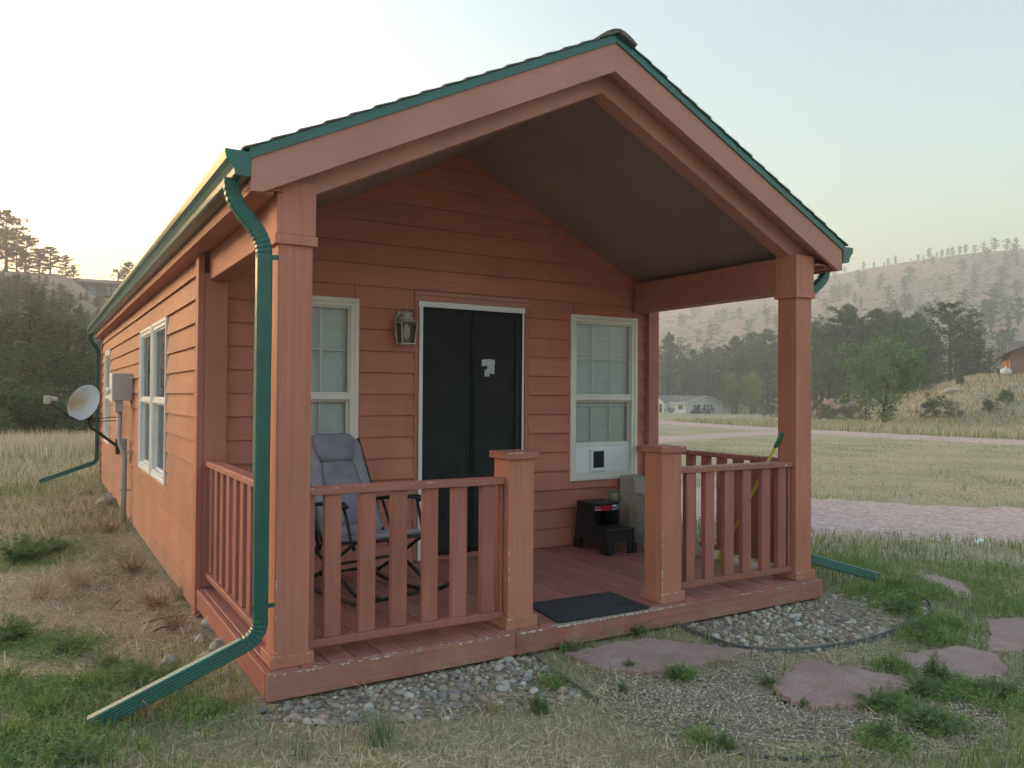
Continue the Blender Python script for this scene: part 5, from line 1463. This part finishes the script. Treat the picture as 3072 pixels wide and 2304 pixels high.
# scrub and outcrop stones on the far hill
def hill_stuff(name, n, r0, r1, pal, lab, cat, seed, flat):
    r_ = np.random.default_rng(seed); az = np.radians(r_.uniform(39, 67, n * 3)); dd = r_.uniform(235, 665, n * 3)
    X = CAM[0] + np.sin(az) * dd; Y = CAM[1] + np.cos(az) * dd; k = r_.random(n * 3) < np.clip(1.9 * pn(X, Y, .035, seed) - .55, .03, 1); X, Y = X[k][:n], Y[k][:n]; n = len(X)
    Vb, Fb = OCT; s = r_.uniform(r0, r1, n); sx = s * r_.uniform(.9, 1.8, n); sz = s * flat * r_.uniform(.7, 1.2, n)
    V = np.stack([Vb[None, :, 0] * sx[:, None] + X[:, None], Vb[None, :, 1] * sx[:, None] + Y[:, None], Vb[None, :, 2] * sz[:, None] + (H(X, Y) + sz * .4)[:, None]], -1).reshape(-1, 3)
    F = (Fb[None] + (np.arange(n) * len(Vb))[:, None, None]).reshape(-1, 3)
    c = np.array(pal)[r_.integers(0, len(pal), n)] * r_.uniform(.8, 1.2, (n, 1))
    tag(place(name, mesh_np(name, V, F, M['pebble_mix'], True, np.repeat(c, len(Vb), 0))), lab, cat, kind='stuff')
hill_stuff('scrub', 2000, .35, 1.15, [(.15, .165, .115), (.20, .19, .135), (.13, .145, .10)], 'low dark scrub speckling the far hillside', 'scrub', 41, .7)
hill_stuff('hill_rocks', 600, .4, 1.4, [(.45, .41, .37), (.38, .33, .29), (.52, .48, .44)], 'pale rocks strewn over the far hillside', 'rocks', 42, .5)

# fence post by the road
p, _ = hit(2596, 1280, 40, 90)
e = empty('fence_post', p, 'thin dark metal post standing left of the leafy tree trunk', 'post')
MB().box(p.x - .03, p.x + .03, p.y - .03, p.y + .03, p.z - .2, p.z + 1.55, .004).obj('stake', M['steel'], e)
MB().box(p.x - .05, p.x + .05, p.y - .035, p.y - .031, p.z + 1.0, p.z + 1.12).obj('clip_plate', M['steel'], e)

# ------------------------------------------------------------------ distant houses
M['house_white'] = plain('white_siding', (.78, .78, .76), .7, .05, 2)
M['house_trim'] = plain('house_trim', (.74, .74, .72), .6, .03, 2)
M['house_roof'] = plain('grey_shingles', (.19, .175, .18), .9, .2, 3)
M['house_glass'] = plain('house_glass', (.03, .035, .045), .15, .1, 2, spec=.6)
M['house_blue'] = plain('blue_shade', (.22, .34, .42), .6, .05, 2)
M['house_dark'] = plain('dark_wood', (.06, .05, .046), .8, .2, 3)
M['house_tan'] = plain('tan_siding', (.48, .40, .31), .8, .06, 2)
M['house_brown'] = plain('brown_siding', (.27, .155, .13), .8, .10, 2)
M['sunlit_cedar'] = plain('sunlit_cedar', (.40, .20, .09), .8, .12, 2)  # orange sunlight on the brown house's side is put into this colour

def local(e, mb, name, mat, parent=None):
    o = place(name, mb.mesh(name, mat)); o.parent = parent or e; return o
gl, gr = at(2057, 185), at(2168, 192)
wh = empty('white_house', gl, 'low white house with a gable end and arched windows across the field', 'house', rz=math.atan2(gr.y - gl.y, gr.x - gl.x))
GW = (Vector((gr.x, gr.y, 0)) - Vector((gl.x, gl.y, 0))).length
# local: x along gable end, y back (away), z up
eh, rh_ = 2.55, 4.0; DP = 22.0
local(wh, MB().prism([(0, -.6), (GW, -.6), (GW, eh), (GW / 2, rh_ - .1), (0, eh)], 1, 0, DP), 'wall', M['house_white'])
rf = MB()
for s, a0 in ((1, -.4), (-1, GW + .4)):
    z0 = eh - .17
    rf.prism([(a0, z0), (GW / 2, rh_), (GW / 2, rh_ + .15), (a0, z0 + .15)][::-s], 1, -.5, DP + .5)
rfo = local(wh, rf, 'roof', M['house_roof'])
for s, a0 in ((1, -.42), (-1, GW + .42)):
    local(wh, MB().prism([(a0, eh - .25), (GW / 2, rh_ - .05), (GW / 2, rh_ + .18), (a0, eh + .02)][::-s], 1, -.58, -.51), 'barge_board', M['house_trim'], rfo)
local(wh, MB().box(-.5, -.36, -.5, DP + .5, eh - .28, eh - .02), 'eave_board', M['house_trim'])
local(wh, MB().box(3.25, 4.25, -.05, .04, .05, 2.1), 'door', M['house_dark'])
local(wh, MB().box(5.95, 7.05, -.05, .04, .15, 2.15), 'shade', M['house_blue'])
def arch(m, x0, x1, z0, z1, flip, y0=-.05, y1=.03):
    pts = [(x0, z0), (x1, z0)]
    w_ = x1 - x0
    ar = [(x1 - w_ * math.cos(t), z1 - w_ + w_ * math.sin(t)) for t in np.linspace(0, math.pi / 2, 7)]
    if not flip: pts = [(x0, z0), (x1, z0)] + ar[::-1]
    else: pts = [(x0, z0), (x1, z0)] + [(x0 + w_ * math.cos(t), z1 - w_ + w_ * math.sin(t)) for t in np.linspace(0, math.pi / 2, 7)]
    return m.prism(pts, 1, y0, y1)
for fl, x0, x1 in ((False, 5.05, 5.72), (True, 7.28, 7.95)):
    w1 = local(wh, arch(MB(), x0 - .1, x1 + .1, .6, 2.25, fl, -.03, .03), 'window', M['house_trim'])
    local(wh, arch(MB(), x0, x1, 1.42, 2.14, fl, -.06, -.031), 'pane', M['house_glass'], w1)
    local(wh, MB().box(x0, x1, -.06, -.031, .72, 1.32), 'pane', M['house_glass'], w1)
    local(wh, MB().box(x0 - .42 if not fl else x1 + .14, x0 - .14 if not fl else x1 + .42, -.05, .02, .3, 1.4), 'shutter', M['house_dark'])
local(wh, MB().box(2.85, 3.0, -.15, .02, 1.75, 2.0), 'porch_light', M['house_dark'])
# long side facing the low sun (local -x)
for y0, w_, z0, z1 in ((1.0, 1.6, .9, 2.0), (13.0, 1.8, .5, 2.0), (18.5, 1.8, .5, 2.0)):
    w1 = local(wh, MB().box(-.06, .02, y0, y0 + w_, z0, z1), 'window', M['house_trim'])
    for j in (0, 1): local(wh, MB().box(-.09, -.061, y0 + .12 + j * (w_ / 2 - .03), y0 + w_ / 2 - .05 + j * (w_ / 2 - .03), z0 + .1, z1 - .1), 'pane', M['house_glass'], w1)
gb = MB().prism([(6.4, -.5), (11.6, -.5), (11.6, eh), (9.0, 3.7), (6.4, eh)], 0, -1.2, .0)
dm = local(wh, gb, 'side_gable', M['house_white'])
for y0, y1 in ((6.1, 9.0), (9.0, 11.9)):
    hi0, hi1 = (eh - .15, 3.85) if y0 < 7 else (3.85, eh - .15)
    local(wh, MB().prism([(y0, hi0), (y1, hi1), (y1, hi1 + .2), (y0, hi0 + .2)], 0, -1.6, 2.5), 'gable_roof', M['house_roof'], dm)
    local(wh, MB().prism([(y0, hi0 - .1), (y1, hi1 - .1), (y1, hi1 + .22), (y0, hi0 + .22)], 0, -1.68, -1.605), 'barge_board', M['house_trim'], dm)
local(wh, MB().box(-1.26, -1.19, 7.2, 8.2, .1, 2.1), 'door', M['house_glass'], dm)
local(wh, MB().box(-1.26, -1.19, 9.3, 10.7, .3, 2.2), 'window', M['house_glass'], dm)
dk = local(wh, MB().box(-.9, 4.6, -3.0, -.06, -.5, .05), 'deck', M['house_dark'])
for k in range(12): local(wh, MB().box(-.9 + k * .48, -.82 + k * .48, -3.02, -2.94, .05, .8), 'railing_post', M['house_dark'], dk)
local(wh, MB().box(-.9, 4.6, -3.03, -2.93, .72, .84), 'top_rail', M['house_dark'], dk)
local(wh, MB().box(-.9, 4.6, -3.02, -2.95, .2, .45), 'rail_board', M['house_dark'], dk)
local(wh, MB().box(GW * .3, GW * .3 + .5, 5.0, 5.5, 3.35, 3.75), 'roof_vent', M['house_trim'], rfo)

# brown house at the right picture edge
p = at(3031, 108)
bh = empty('brown_house', p, 'brown sided house with dark roof cut by the right picture edge', 'house', rz=R(-59))
zb = 0.0
local(bh, MB().prism([(0, -1.0), (9, -1.0), (9, 2.7), (4.5, 4.6), (0, 2.7)], 1, 0, 12), 'wall', M['house_brown'])
local(bh, MB().box(-.03, .0, -.0, 12, -1.0, 2.7), 'side_cladding', M['sunlit_cedar'])
rf = MB()
for s, a0 in ((1, -.9), (-1, 9.9)): rf.prism([(a0, 2.32), (4.5, 4.62), (4.5, 4.8), (a0, 2.5)][::-s], 1, -.7, 12.7)
ro_ = local(bh, rf, 'roof', M['house_dark'])
dmr = local(bh, MB().prism([(4.5, 2.6), (7.4, 2.6), (7.4, 3.0), (5.9, 4.3), (4.5, 3.0)], 0, .2, 4.5), 'dormer', M['house_roof'], ro_)
local(bh, MB().box(1.9, 2.02, 1.5, 1.62, 3.4, 4.2), 'vent_pipe', M['house_trim'], ro_)
local(bh, MB().box(-.06, -.031, 2.2, 3.1, .1, 2.1), 'door', M['house_dark'])
local(bh, MB().box(-1.4, 10, -1.2, 12.5, -1.2, -.02), 'slab', M['concrete'])
for k in range(10): local(bh, MB().box(.02, 8.98, -.018, -.002, .1 + k * .26, .32 + k * .26), 'siding_board', M['house_brown'])
q = at(3018, 104)
tk = empty('propane_tank', (q.x, q.y, q.z), 'white propane tank beside the brown house', 'tank')
MB().lathe([(.02, -.75), (.2, -.72), (.34, -.6), (.38, -.45), (.38, .45), (.34, .6), (.2, .72), (.02, .75)], 14, (q.x, q.y, q.z + .6), 'x').obj('vessel', M['house_trim'], tk, True)
MB().lathe([(.14, .95), (.14, 1.12), (.05, 1.16)], 10, (q.x, q.y, q.z)).obj('valve_dome', M['house_trim'], tk, True)
for dy in (-.4, .4): MB().box(q.x + dy - .06, q.x + dy + .06, q.y - .3, q.y + .3, q.z - .1, q.z + .32).obj('foot', M['concrete'], tk)
q = at(3008, 107)
ac = empty('utility_cabinet', (q.x, q.y, q.z), 'small dark utility cabinet left of the propane tank', 'cabinet')
MB().box(q.x - .6, q.x + .6, q.y - .4, q.y + .4, q.z, q.z + .75, .03).obj('case', M['house_dark'], ac)
MB().box(q.x - .65, q.x + .65, q.y - .45, q.y + .45, q.z + .751, q.z + .80).obj('lid', M['house_dark'], ac)

# grey house up on the left ridge
q = at(246, 170)
lh = empty('ridge_house', (q.x, q.y, q.z - .5), 'long grey house with a balcony on the left ridge', 'house', rz=R(-6))
LW = 13.0
local(lh, MB().box(-1.2, LW, 0, 8, -1.5, 2.3), 'wall', M['house_roof'])
rr_ = MB().prism([(-1.4, 2.15), (4, 3.3), (9.4, 2.15), (9.4, 2.35), (4, 3.55), (-1.4, 2.35)], 0, -2.0, LW + 1)
ro_ = local(lh, rr_, 'roof', M['house_roof'])
local(lh, MB().box(5.6, 5.9, 3.5, 3.8, 3.2, 5.0), 'chimney', M['house_dark'], ro_)
dk = local(lh, MB().box(-.2, LW, -1.8, -.05, -.5, -.2), 'balcony', M['house_dark'])
for k in range(5): local(lh, MB().box(-.1 + k * 2.4, .1 + k * 2.4, -1.8, -1.65, -.2, 2.2), 'balcony_post', M['house_dark'], dk)
local(lh, MB().box(-.1, LW, -1.79, -1.7, .75, .85), 'top_rail', M['house_dark'], dk)
for k in range(3):
    w1 = local(lh, MB().box(.6 + k * 3.2, 2.6 + k * 3.2, -.06, .02, .1, 1.9), 'window', M['house_roof'])
    local(lh, MB().box(.8 + k * 3.2, 2.4 + k * 3.2, -.09, -.061, .25, 1.75), 'pane', M['house_blue'], w1)

# ------------------------------------------------------------------ grass, straw, weeds
M['grass'] = leafmat('grass_blade', None, .25, 0)
rg = np.random.default_rng(99)
DP_ = np.array(DRIVE); 
def drive_dist(x, y):
    best = np.full(np.shape(x), 1e9)
    for (a, b_), wd in zip(zip(DP_, DP_[1:]), DRIVEW):
        d_ = b_ - a; t = np.clip(((x - a[0]) * d_[0] + (y - a[1]) * d_[1]) / (d_ @ d_), 0, 1)
        best = np.minimum(best, np.hypot(x - a[0] - d_[0] * t, y - a[1] - d_[1] * t) - wd / 2)
    return best
def free(x, y, beds=True):
    ok = ~((x > -.07) & (x < 4.22) & (y > -.06) & (y < 12.0))
    for s_ in STONES: ok &= ~inside(s_, x, y)
    ok &= drive_dist(x, y) > -.25
    if beds:
        for s_ in (BED_L, BED_R, PEA): ok &= ~inside(s_, x, y)
    return ok
def field(n, d0, d1, a0=-7, a1=69):
    az = np.radians(rg.uniform(a0, a1, n)); d_ = np.exp(rg.uniform(np.log(d0), np.log(d1), n))
    return np.stack([CAM[0] + np.sin(az) * d_, CAM[1] + np.cos(az) * d_], -1), d_
TAN = np.array([.64, .55, .39]); PALE = np.array([.72, .65, .50]); GRN = np.array([.23, .30, .11]); BRN = np.array([.50, .38, .28]); LIME = np.array([.36, .42, .13])
def greenness(x, y):
    g = pn(x, y, 1.4, 1) * .55 + pn(x, y, .35, 2) * .55
    g = g - .12
    g = g + .38 * ss(4.2, 4.7, x) * (1 - ss(6.5, 8.5, np.hypot(x - 4.5, y - .5) + 3.6))          # lush patch round the right downspout
    g = g + .30 * np.exp(-(((x + .85) / .5) ** 2 + ((y - .55) / .6) ** 2))                        # weeds at the left
    g = g - .45 * np.exp(-(((x + .55) / .7) ** 2)) * ss(1.0, 1.8, y) * (1 - ss(8.5, 10.5, y))     # trampled straw along the wall
    g = g + .40 * np.exp(-(((x + 1.6) / .9) ** 2 + ((y - 11.0) / 1.6) ** 2))
    g = g - .15 * ss(9, 14, x)
    return np.clip(g, 0, 1)
# standing blades
P, d_ = field(330000, 2.7, 42)
ok = free(P[:, 0], P[:, 1]); P, d_ = P[ok], d_[ok]
g = greenness(P[:, 0], P[:, 1]); dens = .30 + .75 * pn(P[:, 0], P[:, 1], 2.3, 5)
dens *= 1 - .35 * np.exp(-((P[:, 0] + .45) / .5) ** 2) * ss(1.0, 1.8, P[:, 1]) * (1 - ss(7.5, 9, P[:, 1]))
ok = rg.random(len(P)) < dens; P, d_, g = P[ok], d_[ok], g[ok]; n = len(P)
isg = rg.random(n) < np.clip((g - .30) * 1.7, .05, .95)
c = np.where(isg[:, None], GRN * (1 - .5 * rg.random((n, 1))) + LIME * .5 * rg.random((n, 1)), TAN * rg.uniform(.65, 1.05, (n, 1)) + PALE * .25 * rg.random((n, 1)))
c *= rg.uniform(.75, 1.2, (n, 1))
h = np.where(isg, rg.uniform(.03, .085, n) * (1 + .8 * np.clip(g - .5, 0, 1)), rg.uniform(.02, .06, n)) * (1 + .022 * np.clip(d_ - 5, 0, 40))
h *= 1 - .35 * ss(9, 14, P[:, 0])
wd = rg.uniform(.0016, .0034, n) * (1 + d_ / 7.0)
lean = np.where(isg, np.abs(rg.normal(.25, .32, n)), np.abs(rg.normal(.95, .45, n))); lean = np.clip(lean, 0, 1.5)
tag(place('grass', blade_mesh('grass', P, h, wd, lean, c, M['grass'], rg)), 'mixed dry and green lawn grass round the cabin', 'grass', kind='stuff')
# straw and stems lying about
P, d_ = field(120000, 2.7, 14)
P2 = np.stack([rg.normal(-.45, .55, 26000), rg.uniform(.7, 9.5, 26000)], -1); P = np.vstack([P, P2]); d_ = np.hypot(P[:, 0] - CAM[0], P[:, 1] - CAM[1])
ok = free(P[:, 0], P[:, 1], False) | inside(BED_L, P[:, 0], P[:, 1]); P, d_ = P[ok], d_[ok]
bedm = inside(BED_L, P[:, 0], P[:, 1]) | inside(BED_R, P[:, 0], P[:, 1]) | inside(PEA, P[:, 0], P[:, 1])
dn = np.where(bedm, .10 + .25 * pn(P[:, 0], P[:, 1], 4, 9), .35 + .6 * pn(P[:, 0], P[:, 1], 1.8, 8)) * np.where((P[:, 0] > 4.2) & (P[:, 1] > -.3), .35, 1)
ok = rg.random(len(P)) < dn; P, d_ = P[ok], d_[ok]; n = len(P)
wallz = np.exp(-((P[:, 0] + .4) / .6) ** 2) * ss(.6, 1.4, P[:, 1])
c = TAN * rg.uniform(.55, 1.25, (n, 1)); c = c * (1 - .75 * wallz[:, None]) + BRN * rg.uniform(.5, 1.4, (n, 1)) * .75 * wallz[:, None]
dark = pn(P[:, 0], P[:, 1], 3.2, 14)[:, None]; c = c * (.6 + .75 * dark); br_ = rg.random(n) < .22; c[br_] = PALE * rg.uniform(1.0, 1.2, (br_.sum(), 1))
h = rg.uniform(.03, .11, n) * (1 + 1.4 * wallz * rg.random(n)); wd = rg.uniform(.0018, .0042, n) * (1 + d_ / 8)
tag(place('straw', blade_mesh('straw', P, h, wd, np.clip(rg.normal(1.42, .14, n), 1.0, 1.56), c, M['grass'], rg, z=H(P[:, 0], P[:, 1]) + .008 + .012 * rg.random(n), curve=.04)), 'dry straw and stems lying on the ground', 'straw', kind='stuff')
# tall dry grass: left field edge and both sides of the road
def tall(name, P, h0, h1, wd, cols, lab, lean=.25):
    n = len(P); c = np.array(cols)[rg.integers(0, len(cols), n)] * rg.uniform(.7, 1.2, (n, 1))
    tag(place(name, blade_mesh(name, P, rg.uniform(h0, h1, n), np.full(n, wd) * rg.uniform(.7, 1.3, n), np.abs(rg.normal(lean, .18, n)), c, M['grass'], rg)), lab, 'grass', kind='stuff')
az = np.radians(rg.uniform(-8, 6, 9000)); dd = rg.normal(25.5, 1.6, 9000)
tall('tall_grass', np.stack([CAM[0] + np.sin(az) * dd, CAM[1] + np.cos(az) * dd], -1), .25, .6, .013, [TAN, PALE, TAN * .8], 'tall pale seed grass at the foot of the left bank')
az = np.radians(rg.uniform(-8, 6, 9000)); dd = rg.uniform(10, 25, 9000)
tall('meadow_grass', np.stack([CAM[0] + np.sin(az) * dd, CAM[1] + np.cos(az) * dd], -1), .06, .2, .010, [TAN, TAN * .8, GRN, LIME * .8], 'meadow grass left of the cabin', .5)
az = np.radians(rg.uniform(40.5, 67, 26000)); dd = rg.uniform(47, 84, 26000)
P = np.stack([CAM[0] + np.sin(az) * dd, CAM[1] + np.cos(az) * dd], -1)
rx = np.interp(P[:, 1], [3, 14.3, 27.8, 41, 53, 68], [35.6, 36.4, 39.5, 44, 49.5, 58])
P = P[P[:, 0] > rx + 2.8]
tall('roadside_grass', P, .2, .6, .05, [TAN * .8, TAN, GRN * 1.1, PALE * .7], 'tall dry grass along the far side of the road')
az = np.radians(rg.uniform(53, 68, 16000)); dd = rg.uniform(76, 125, 16000)
tall('slope_grass', np.stack([CAM[0] + np.sin(az) * dd, CAM[1] + np.cos(az) * dd], -1), .25, .6, .07, [TAN * .9, TAN, BRN * 1.2, GRN * .9], 'dry bunch grass on the slope below the brown house')

# weeds: feathery clumps and grass tufts, each a plant of its own
def feathery(seed, stems, h, spread, col):
    r_ = np.random.default_rng(seed); C, Dn, L, Wd = [], [], [], []
    for s in range(stems):
        a = r_.uniform(0, 6.28); lean = r_.uniform(0, spread); hh = h * r_.uniform(.5, 1.05); o = r_.normal(0, .10 * h, 2)
        m = 34
        for k in range(m):
            t = (k + r_.random()) / m; x_ = o[0] + math.cos(a) * math.sin(lean) * hh * t; y_ = o[1] + math.sin(a) * math.sin(lean) * hh * t; z_ = hh * t * math.cos(lean * (.5 + .5 * t))
            for j in range(3):
                q = unit(r_.normal(size=3) * np.array([1, 1, .6]) + np.array([0, 0, .55]))
                C.append((x_, y_, z_)); Dn.append(q); L.append(h * .21 * (1.1 - .6 * t) * r_.uniform(.6, 1.3)); Wd.append(h * .017)
    C, Dn, L, Wd = map(np.array, (C, Dn, L, Wd)); V = tris(C, Dn, L, Wd, r_)
    c_ = np.repeat(np.array(col) * r_.uniform(.7, 1.35, (len(C), 1)), 3, 0)
    return mesh_np('foliage', V, np.arange(len(V)).reshape(-1, 3), M['grass'], False, c_)
def tuft(seed, nb, h, col, wd=.004, lean=.35):
    r_ = np.random.default_rng(seed); P = r_.normal(0, .09 * h, (nb, 2)); c_ = np.array(col) * r_.uniform(.7, 1.3, (nb, 1))
    return blade_mesh('foliage', P, h * r_.uniform(.45, 1.05, nb), np.full(nb, wd) * r_.uniform(.6, 1.2, nb), np.abs(r_.normal(lean, .22, nb)), c_, M['grass'], r_, z=np.zeros(nb), curve=.5)
FE = [feathery(1, 30, .20, .95, (.20, .28, .12)), feathery(2, 24, .16, 1.05, (.19, .265, .12)), feathery(3, 10, .20, .6, (.19, .265, .12))]
TU = [tuft(4, 70, .22, (.23, .28, .19), .0042, .28), tuft(5, 75, .15, (.21, .29, .075), .0055, .5), tuft(6, 24, .22, (.22, .26, .17), .0035, .18), tuft(7, 60, .14, (.27, .34, .10), .005, .6)]
for px, py, me, k, lab in (
    (60, 1690, FE[0], 1.7, 'big feathery green weed at the left edge above the bare dirt'), (150, 1660, FE[1], 1.5, 'feathery weed right of the big one at the left edge'),
    (40, 1935, FE[0], 1.15, 'feathery green weed halfway down the left edge'), (190, 1965, FE[1], 1.0, 'low feathery weed between bare dirt and the green grass clumps'),
    (415, 2075, FE[0], .95, 'dark feathery weed just above the green downspout'), (330, 2010, FE[1], .8, 'small feathery weed left of the dark one by the downspout'),
    (210, 2300, FE[1], .9, 'feathery green weed at the bottom left below the downspout end'),
    (30, 2060, TU[1], 1.2, 'broad green grass clump at the left edge'), (250, 2075, TU[1], 1.15, 'tall green grass clump left of the downspout end'), (140, 2150, TU[1], 1.1, 'green grass clump between the two larger clumps at left'),
    (20, 2230, TU[1], 1.2, 'dark green grass clump in the lower left corner'), (250, 2210, TU[3], .9, 'bluish green grass clump at the open end of the downspout'),
    (560, 2120, TU[3], .8, 'thin green grass clump below the downspout near the deck'), (640, 2150, TU[1], .7, 'short green blades left of the river rock'), (420, 2260, TU[3], .7, 'small green sprout in straw at the bottom'),
    (1140, 2235, TU[0], 1.0, 'blue-green grass tuft growing in the river rock'), (905, 2275, TU[2], .95, 'thin upright grass tuft left of the blue-green one'),
    (1770, 1920, FE[1], .75, 'feathery weed against the rim board left of the entrance middle'), (1895, 1905, FE[1], .8, 'feathery weed against the rim board right of the entrance middle'),
    (1700, 1955, FE[1], .55, 'small weed at the upper left corner of the step slab'), (1885, 2012, FE[2], .45, 'tiny weed at the near left edge of the step slab'), (2040, 2040, FE[1], .6, 'bushy weed at the near edge of the step slab'),
    (2310, 2060, FE[1], .5, 'small round weed at the left tip of the nearest slab'), (2415, 2125, FE[2], .35, 'tiny sprig on the near edge of the nearest slab'),
    (2640, 2130, FE[1], .85, 'bushy weed at the right end of the nearest slab'), (2815, 2055, FE[2], 1.05, 'tall feathery weed between the nearest slab and its right neighbour'), (2790, 2090, FE[1], .9, 'wide feathery weed below the tall one between slabs'),
    (2800, 2190, FE[1], .95, 'feathery weed right of the pea gravel'), (2640, 2230, FE[2], .75, 'sprawling weed at the lower right of the pea gravel'), (2180, 2255, FE[2], .6, 'thin weed standing in the pea gravel'),
    (1870, 2020 + 60, FE[2], .4, 'sprig at the left side of the pea gravel'), (1620, 2140, FE[2], .7, 'thin weed where river rock meets the short edging'),
    (2780, 1915, FE[1], 1.0, 'bright weed mat left of the right slab'), (2700, 1840, FE[0], .75, 'feathery weed inside the curved edging'), (2740, 1815, TU[1], 1.0, 'green grass clump beside the curved edging end'),
    (2600, 1785, TU[3], 1.3, 'yellow-green grass clump under the right downspout'), (2690, 1770, TU[1], 1.2, 'grass clump at the open end of the right downspout'), (2860, 1885, TU[3], 1.0, 'low green clump above the right slab'),
    (2680, 2010, TU[3], .55, 'flat green clump left of the weedy slab'), (3000, 2100, FE[1], .8, 'grey-green weed at the right edge below the slabs')):
    p, _ = hit(px, py, 1.5, 60)
    e = empty('weed', p, lab, 'weed', 'weeds growing round the cabin', random.uniform(0, 6.28)); k *= 1.1; e.scale = (k * 1.35, k * 1.35, k * .8)
    o = bpy.data.objects.new('foliage', me); COL.objects.link(o); o.parent = e

BR = [tuft(61, 90, .20, (.34, .23, .15), .0035, 1.15), tuft(62, 80, .26, (.50, .40, .26), .0035, 1.0)]
for px, py, m_i, k, lab in ((470, 1830, 0, 1.5, 'reddish dry tangled stems beside the deck step'), (540, 1800, 1, 1.3, 'pale dry grass tangle close to the corner board'), (395, 1720, 0, 1.6, 'brown dry tangle halfway along the side wall'),
                            (330, 1600, 0, 1.6, 'brown dry tangle near the conduit foot'), (240, 1760, 1, 1.5, 'pale dry clump in the middle of the side yard'), (120, 1800, 1, 1.5, 'pale dry clump between the left weeds'), (520, 1890, 0, 1.2, 'reddish dry stems left of the rock heap'),
                            (700, 2120, 1, .9, 'pale dry grass below the deck corner'), (420, 2160, 1, 1.2, 'pale dry grass under the middle of the downspout'), (1480, 2140, 1, .7, 'pale dry grass where edging meets lawn')):
    p, _ = hit(px, py, 1.5, 60)
    e = empty('dry_clump', p, lab, 'dry grass', 'dry clumps beside the cabin', random.uniform(0, 6.28)); e.scale = (k, k, k)
    o = bpy.data.objects.new('foliage', BR[m_i]); COL.objects.link(o); o.parent = e

# low green weeds spreading in mats
mats = [(90, 1690, .55, 420), (200, 1640, .4, 260), (60, 1940, .30, 380), (200, 1960, .22, 260), (430, 2070, .20, 320), (340, 2040, .14, 160), (60, 2090, .22, 320), (200, 2110, .22, 320), (130, 2230, .20, 320), (40, 2270, .16, 260), (230, 2260, .14, 240), (60, 1480, .9, 260), (250, 1440, .8, 200),
        (1740, 1930, .10, 140), (1840, 1905, .10, 160), (1920, 1895, .10, 140), (2040, 2035, .07, 80), (2650, 2120, .13, 200), (2810, 2080, .13, 200), (2800, 2180, .13, 200), (2640, 2235, .10, 120), (2790, 1920, .16, 320), (2830, 1880, .14, 220), (2690, 1830, .16, 260), (2610, 1790, .20, 300),
        (2740, 1780, .25, 320), (2880, 1760, .35, 320), (2560, 1700, .4, 360), (2980, 1720, .4, 300), (2680, 2010, .09, 140), (3000, 2110, .20, 200), (2900, 2060, .12, 120), (2100, 1990 + 240, .08, 60), (1660, 2060, .06, 60), (600, 2140, .14, 140), (3030, 1830, .35, 240)]
C, Dn, L = [], [], []
for px, py, rad, n_ in mats:
    p, _ = hit(px, py, 1.5, 60); q = rg.normal(0, rad * .55, (n_, 2)); q[:, 0] += p.x; q[:, 1] += p.y
    q = q[free(q[:, 0], q[:, 1], False)]
    for (x_, y_) in q:
        z_ = float(H(x_, y_)); hh = rg.uniform(.02, .075)
        for k in range(14):
            t = rg.random(); C.append((x_ + rg.normal(0, .012), y_ + rg.normal(0, .012), z_ + hh * t)); Dn.append(unit(rg.normal(size=3) * (1, 1, .5) + (0, 0, .6))); L.append(rg.uniform(.012, .034))
C, Dn, L = map(np.array, (C, Dn, L)); V = tris(C, Dn, L, L * .16 + .0012, rg)
c = np.repeat(np.array([.26, .36, .13]) * rg.uniform(.65, 1.4, (len(C), 1)) * (1 + rg.normal(0, .08, (len(C), 3))), 3, 0)
tag(place('low_weeds', mesh_np('low_weeds', V, np.arange(len(V)).reshape(-1, 3), M['grass'], False, np.clip(c, .01, 1))), 'low green weeds spreading over the ground round the cabin', 'weeds', kind='stuff')

p, _ = hit(2937, 1634, 3, 30)
sp_ = MB().add([(p.x - .05, p.y - .02, p.z + .02), (p.x + .05, p.y - .03, p.z + .045), (p.x + .06, p.y + .03, p.z + .06), (p.x - .03, p.y + .04, p.z + .03), (p.x - .04, p.y + .0, p.z + .008), (p.x + .05, p.y, p.z + .03), (p.x + .05, p.y + .04, p.z + .05), (p.x - .02, p.y + .05, p.z + .018)], [(0, 1, 2, 3), (7, 6, 5, 4), (0, 4, 5, 1), (1, 5, 6, 2), (2, 6, 7, 3), (3, 7, 4, 0)])
tag(sp_.obj('paper_scrap', M['white']), 'tiny white scrap lying in grass by the gravel drive', 'litter')

# dry twigs near the wall
rt = random.Random(31)
for k, (px, py, lab) in enumerate(((430, 1880, 'dead forked twig lying in brown straw by the deck'), (460, 1905, 'pale short stick lying left of the rock heap'), (330, 1840, 'thin grey twig near the middle of the side yard'))):
    p, _ = hit(px, py); a = rt.uniform(0, 3.1); L = (.30, .11, .24)[k]
    m = MB(); d0 = Vector((math.cos(a), math.sin(a), .05)); s0 = p + Vector((0, 0, .02))
    m.tube([s0, s0 + d0 * L * .5 + Vector((0, .01, .012)), s0 + d0 * L], (.004, .006, .0035)[k], 6, scales=[1, .8, .4])
    if k != 1: m.tube([s0 + d0 * L * .5, s0 + d0 * L * .8 + Vector((.05, .03, .05))], .0028, 5, scales=[1, .4])
    tag(m.obj('twig', M['bark_grey']), lab, 'twig', 'dry twigs by the cabin')

# ------------------------------------------------------------------ haze
m_, nt_, b__ = newmat('smoke_haze')
nt_.nodes.remove(b__)
pv = nt_.nodes.new('ShaderNodeVolumePrincipled')
pv.inputs['Color'].default_value = (.90, .90, .92, 1)
pv.inputs['Density'].default_value = .0015
pv.inputs['Anisotropy'].default_value = .55
nt_.links.new(pv.outputs[0], nt_.nodes['Material Output'].inputs['Volume'])
HZ = MB().box(-1250, 1250, -1250, 1250, -14, 128)
hz = HZ.obj('haze', m_)
tag(hz, kind='stuff')
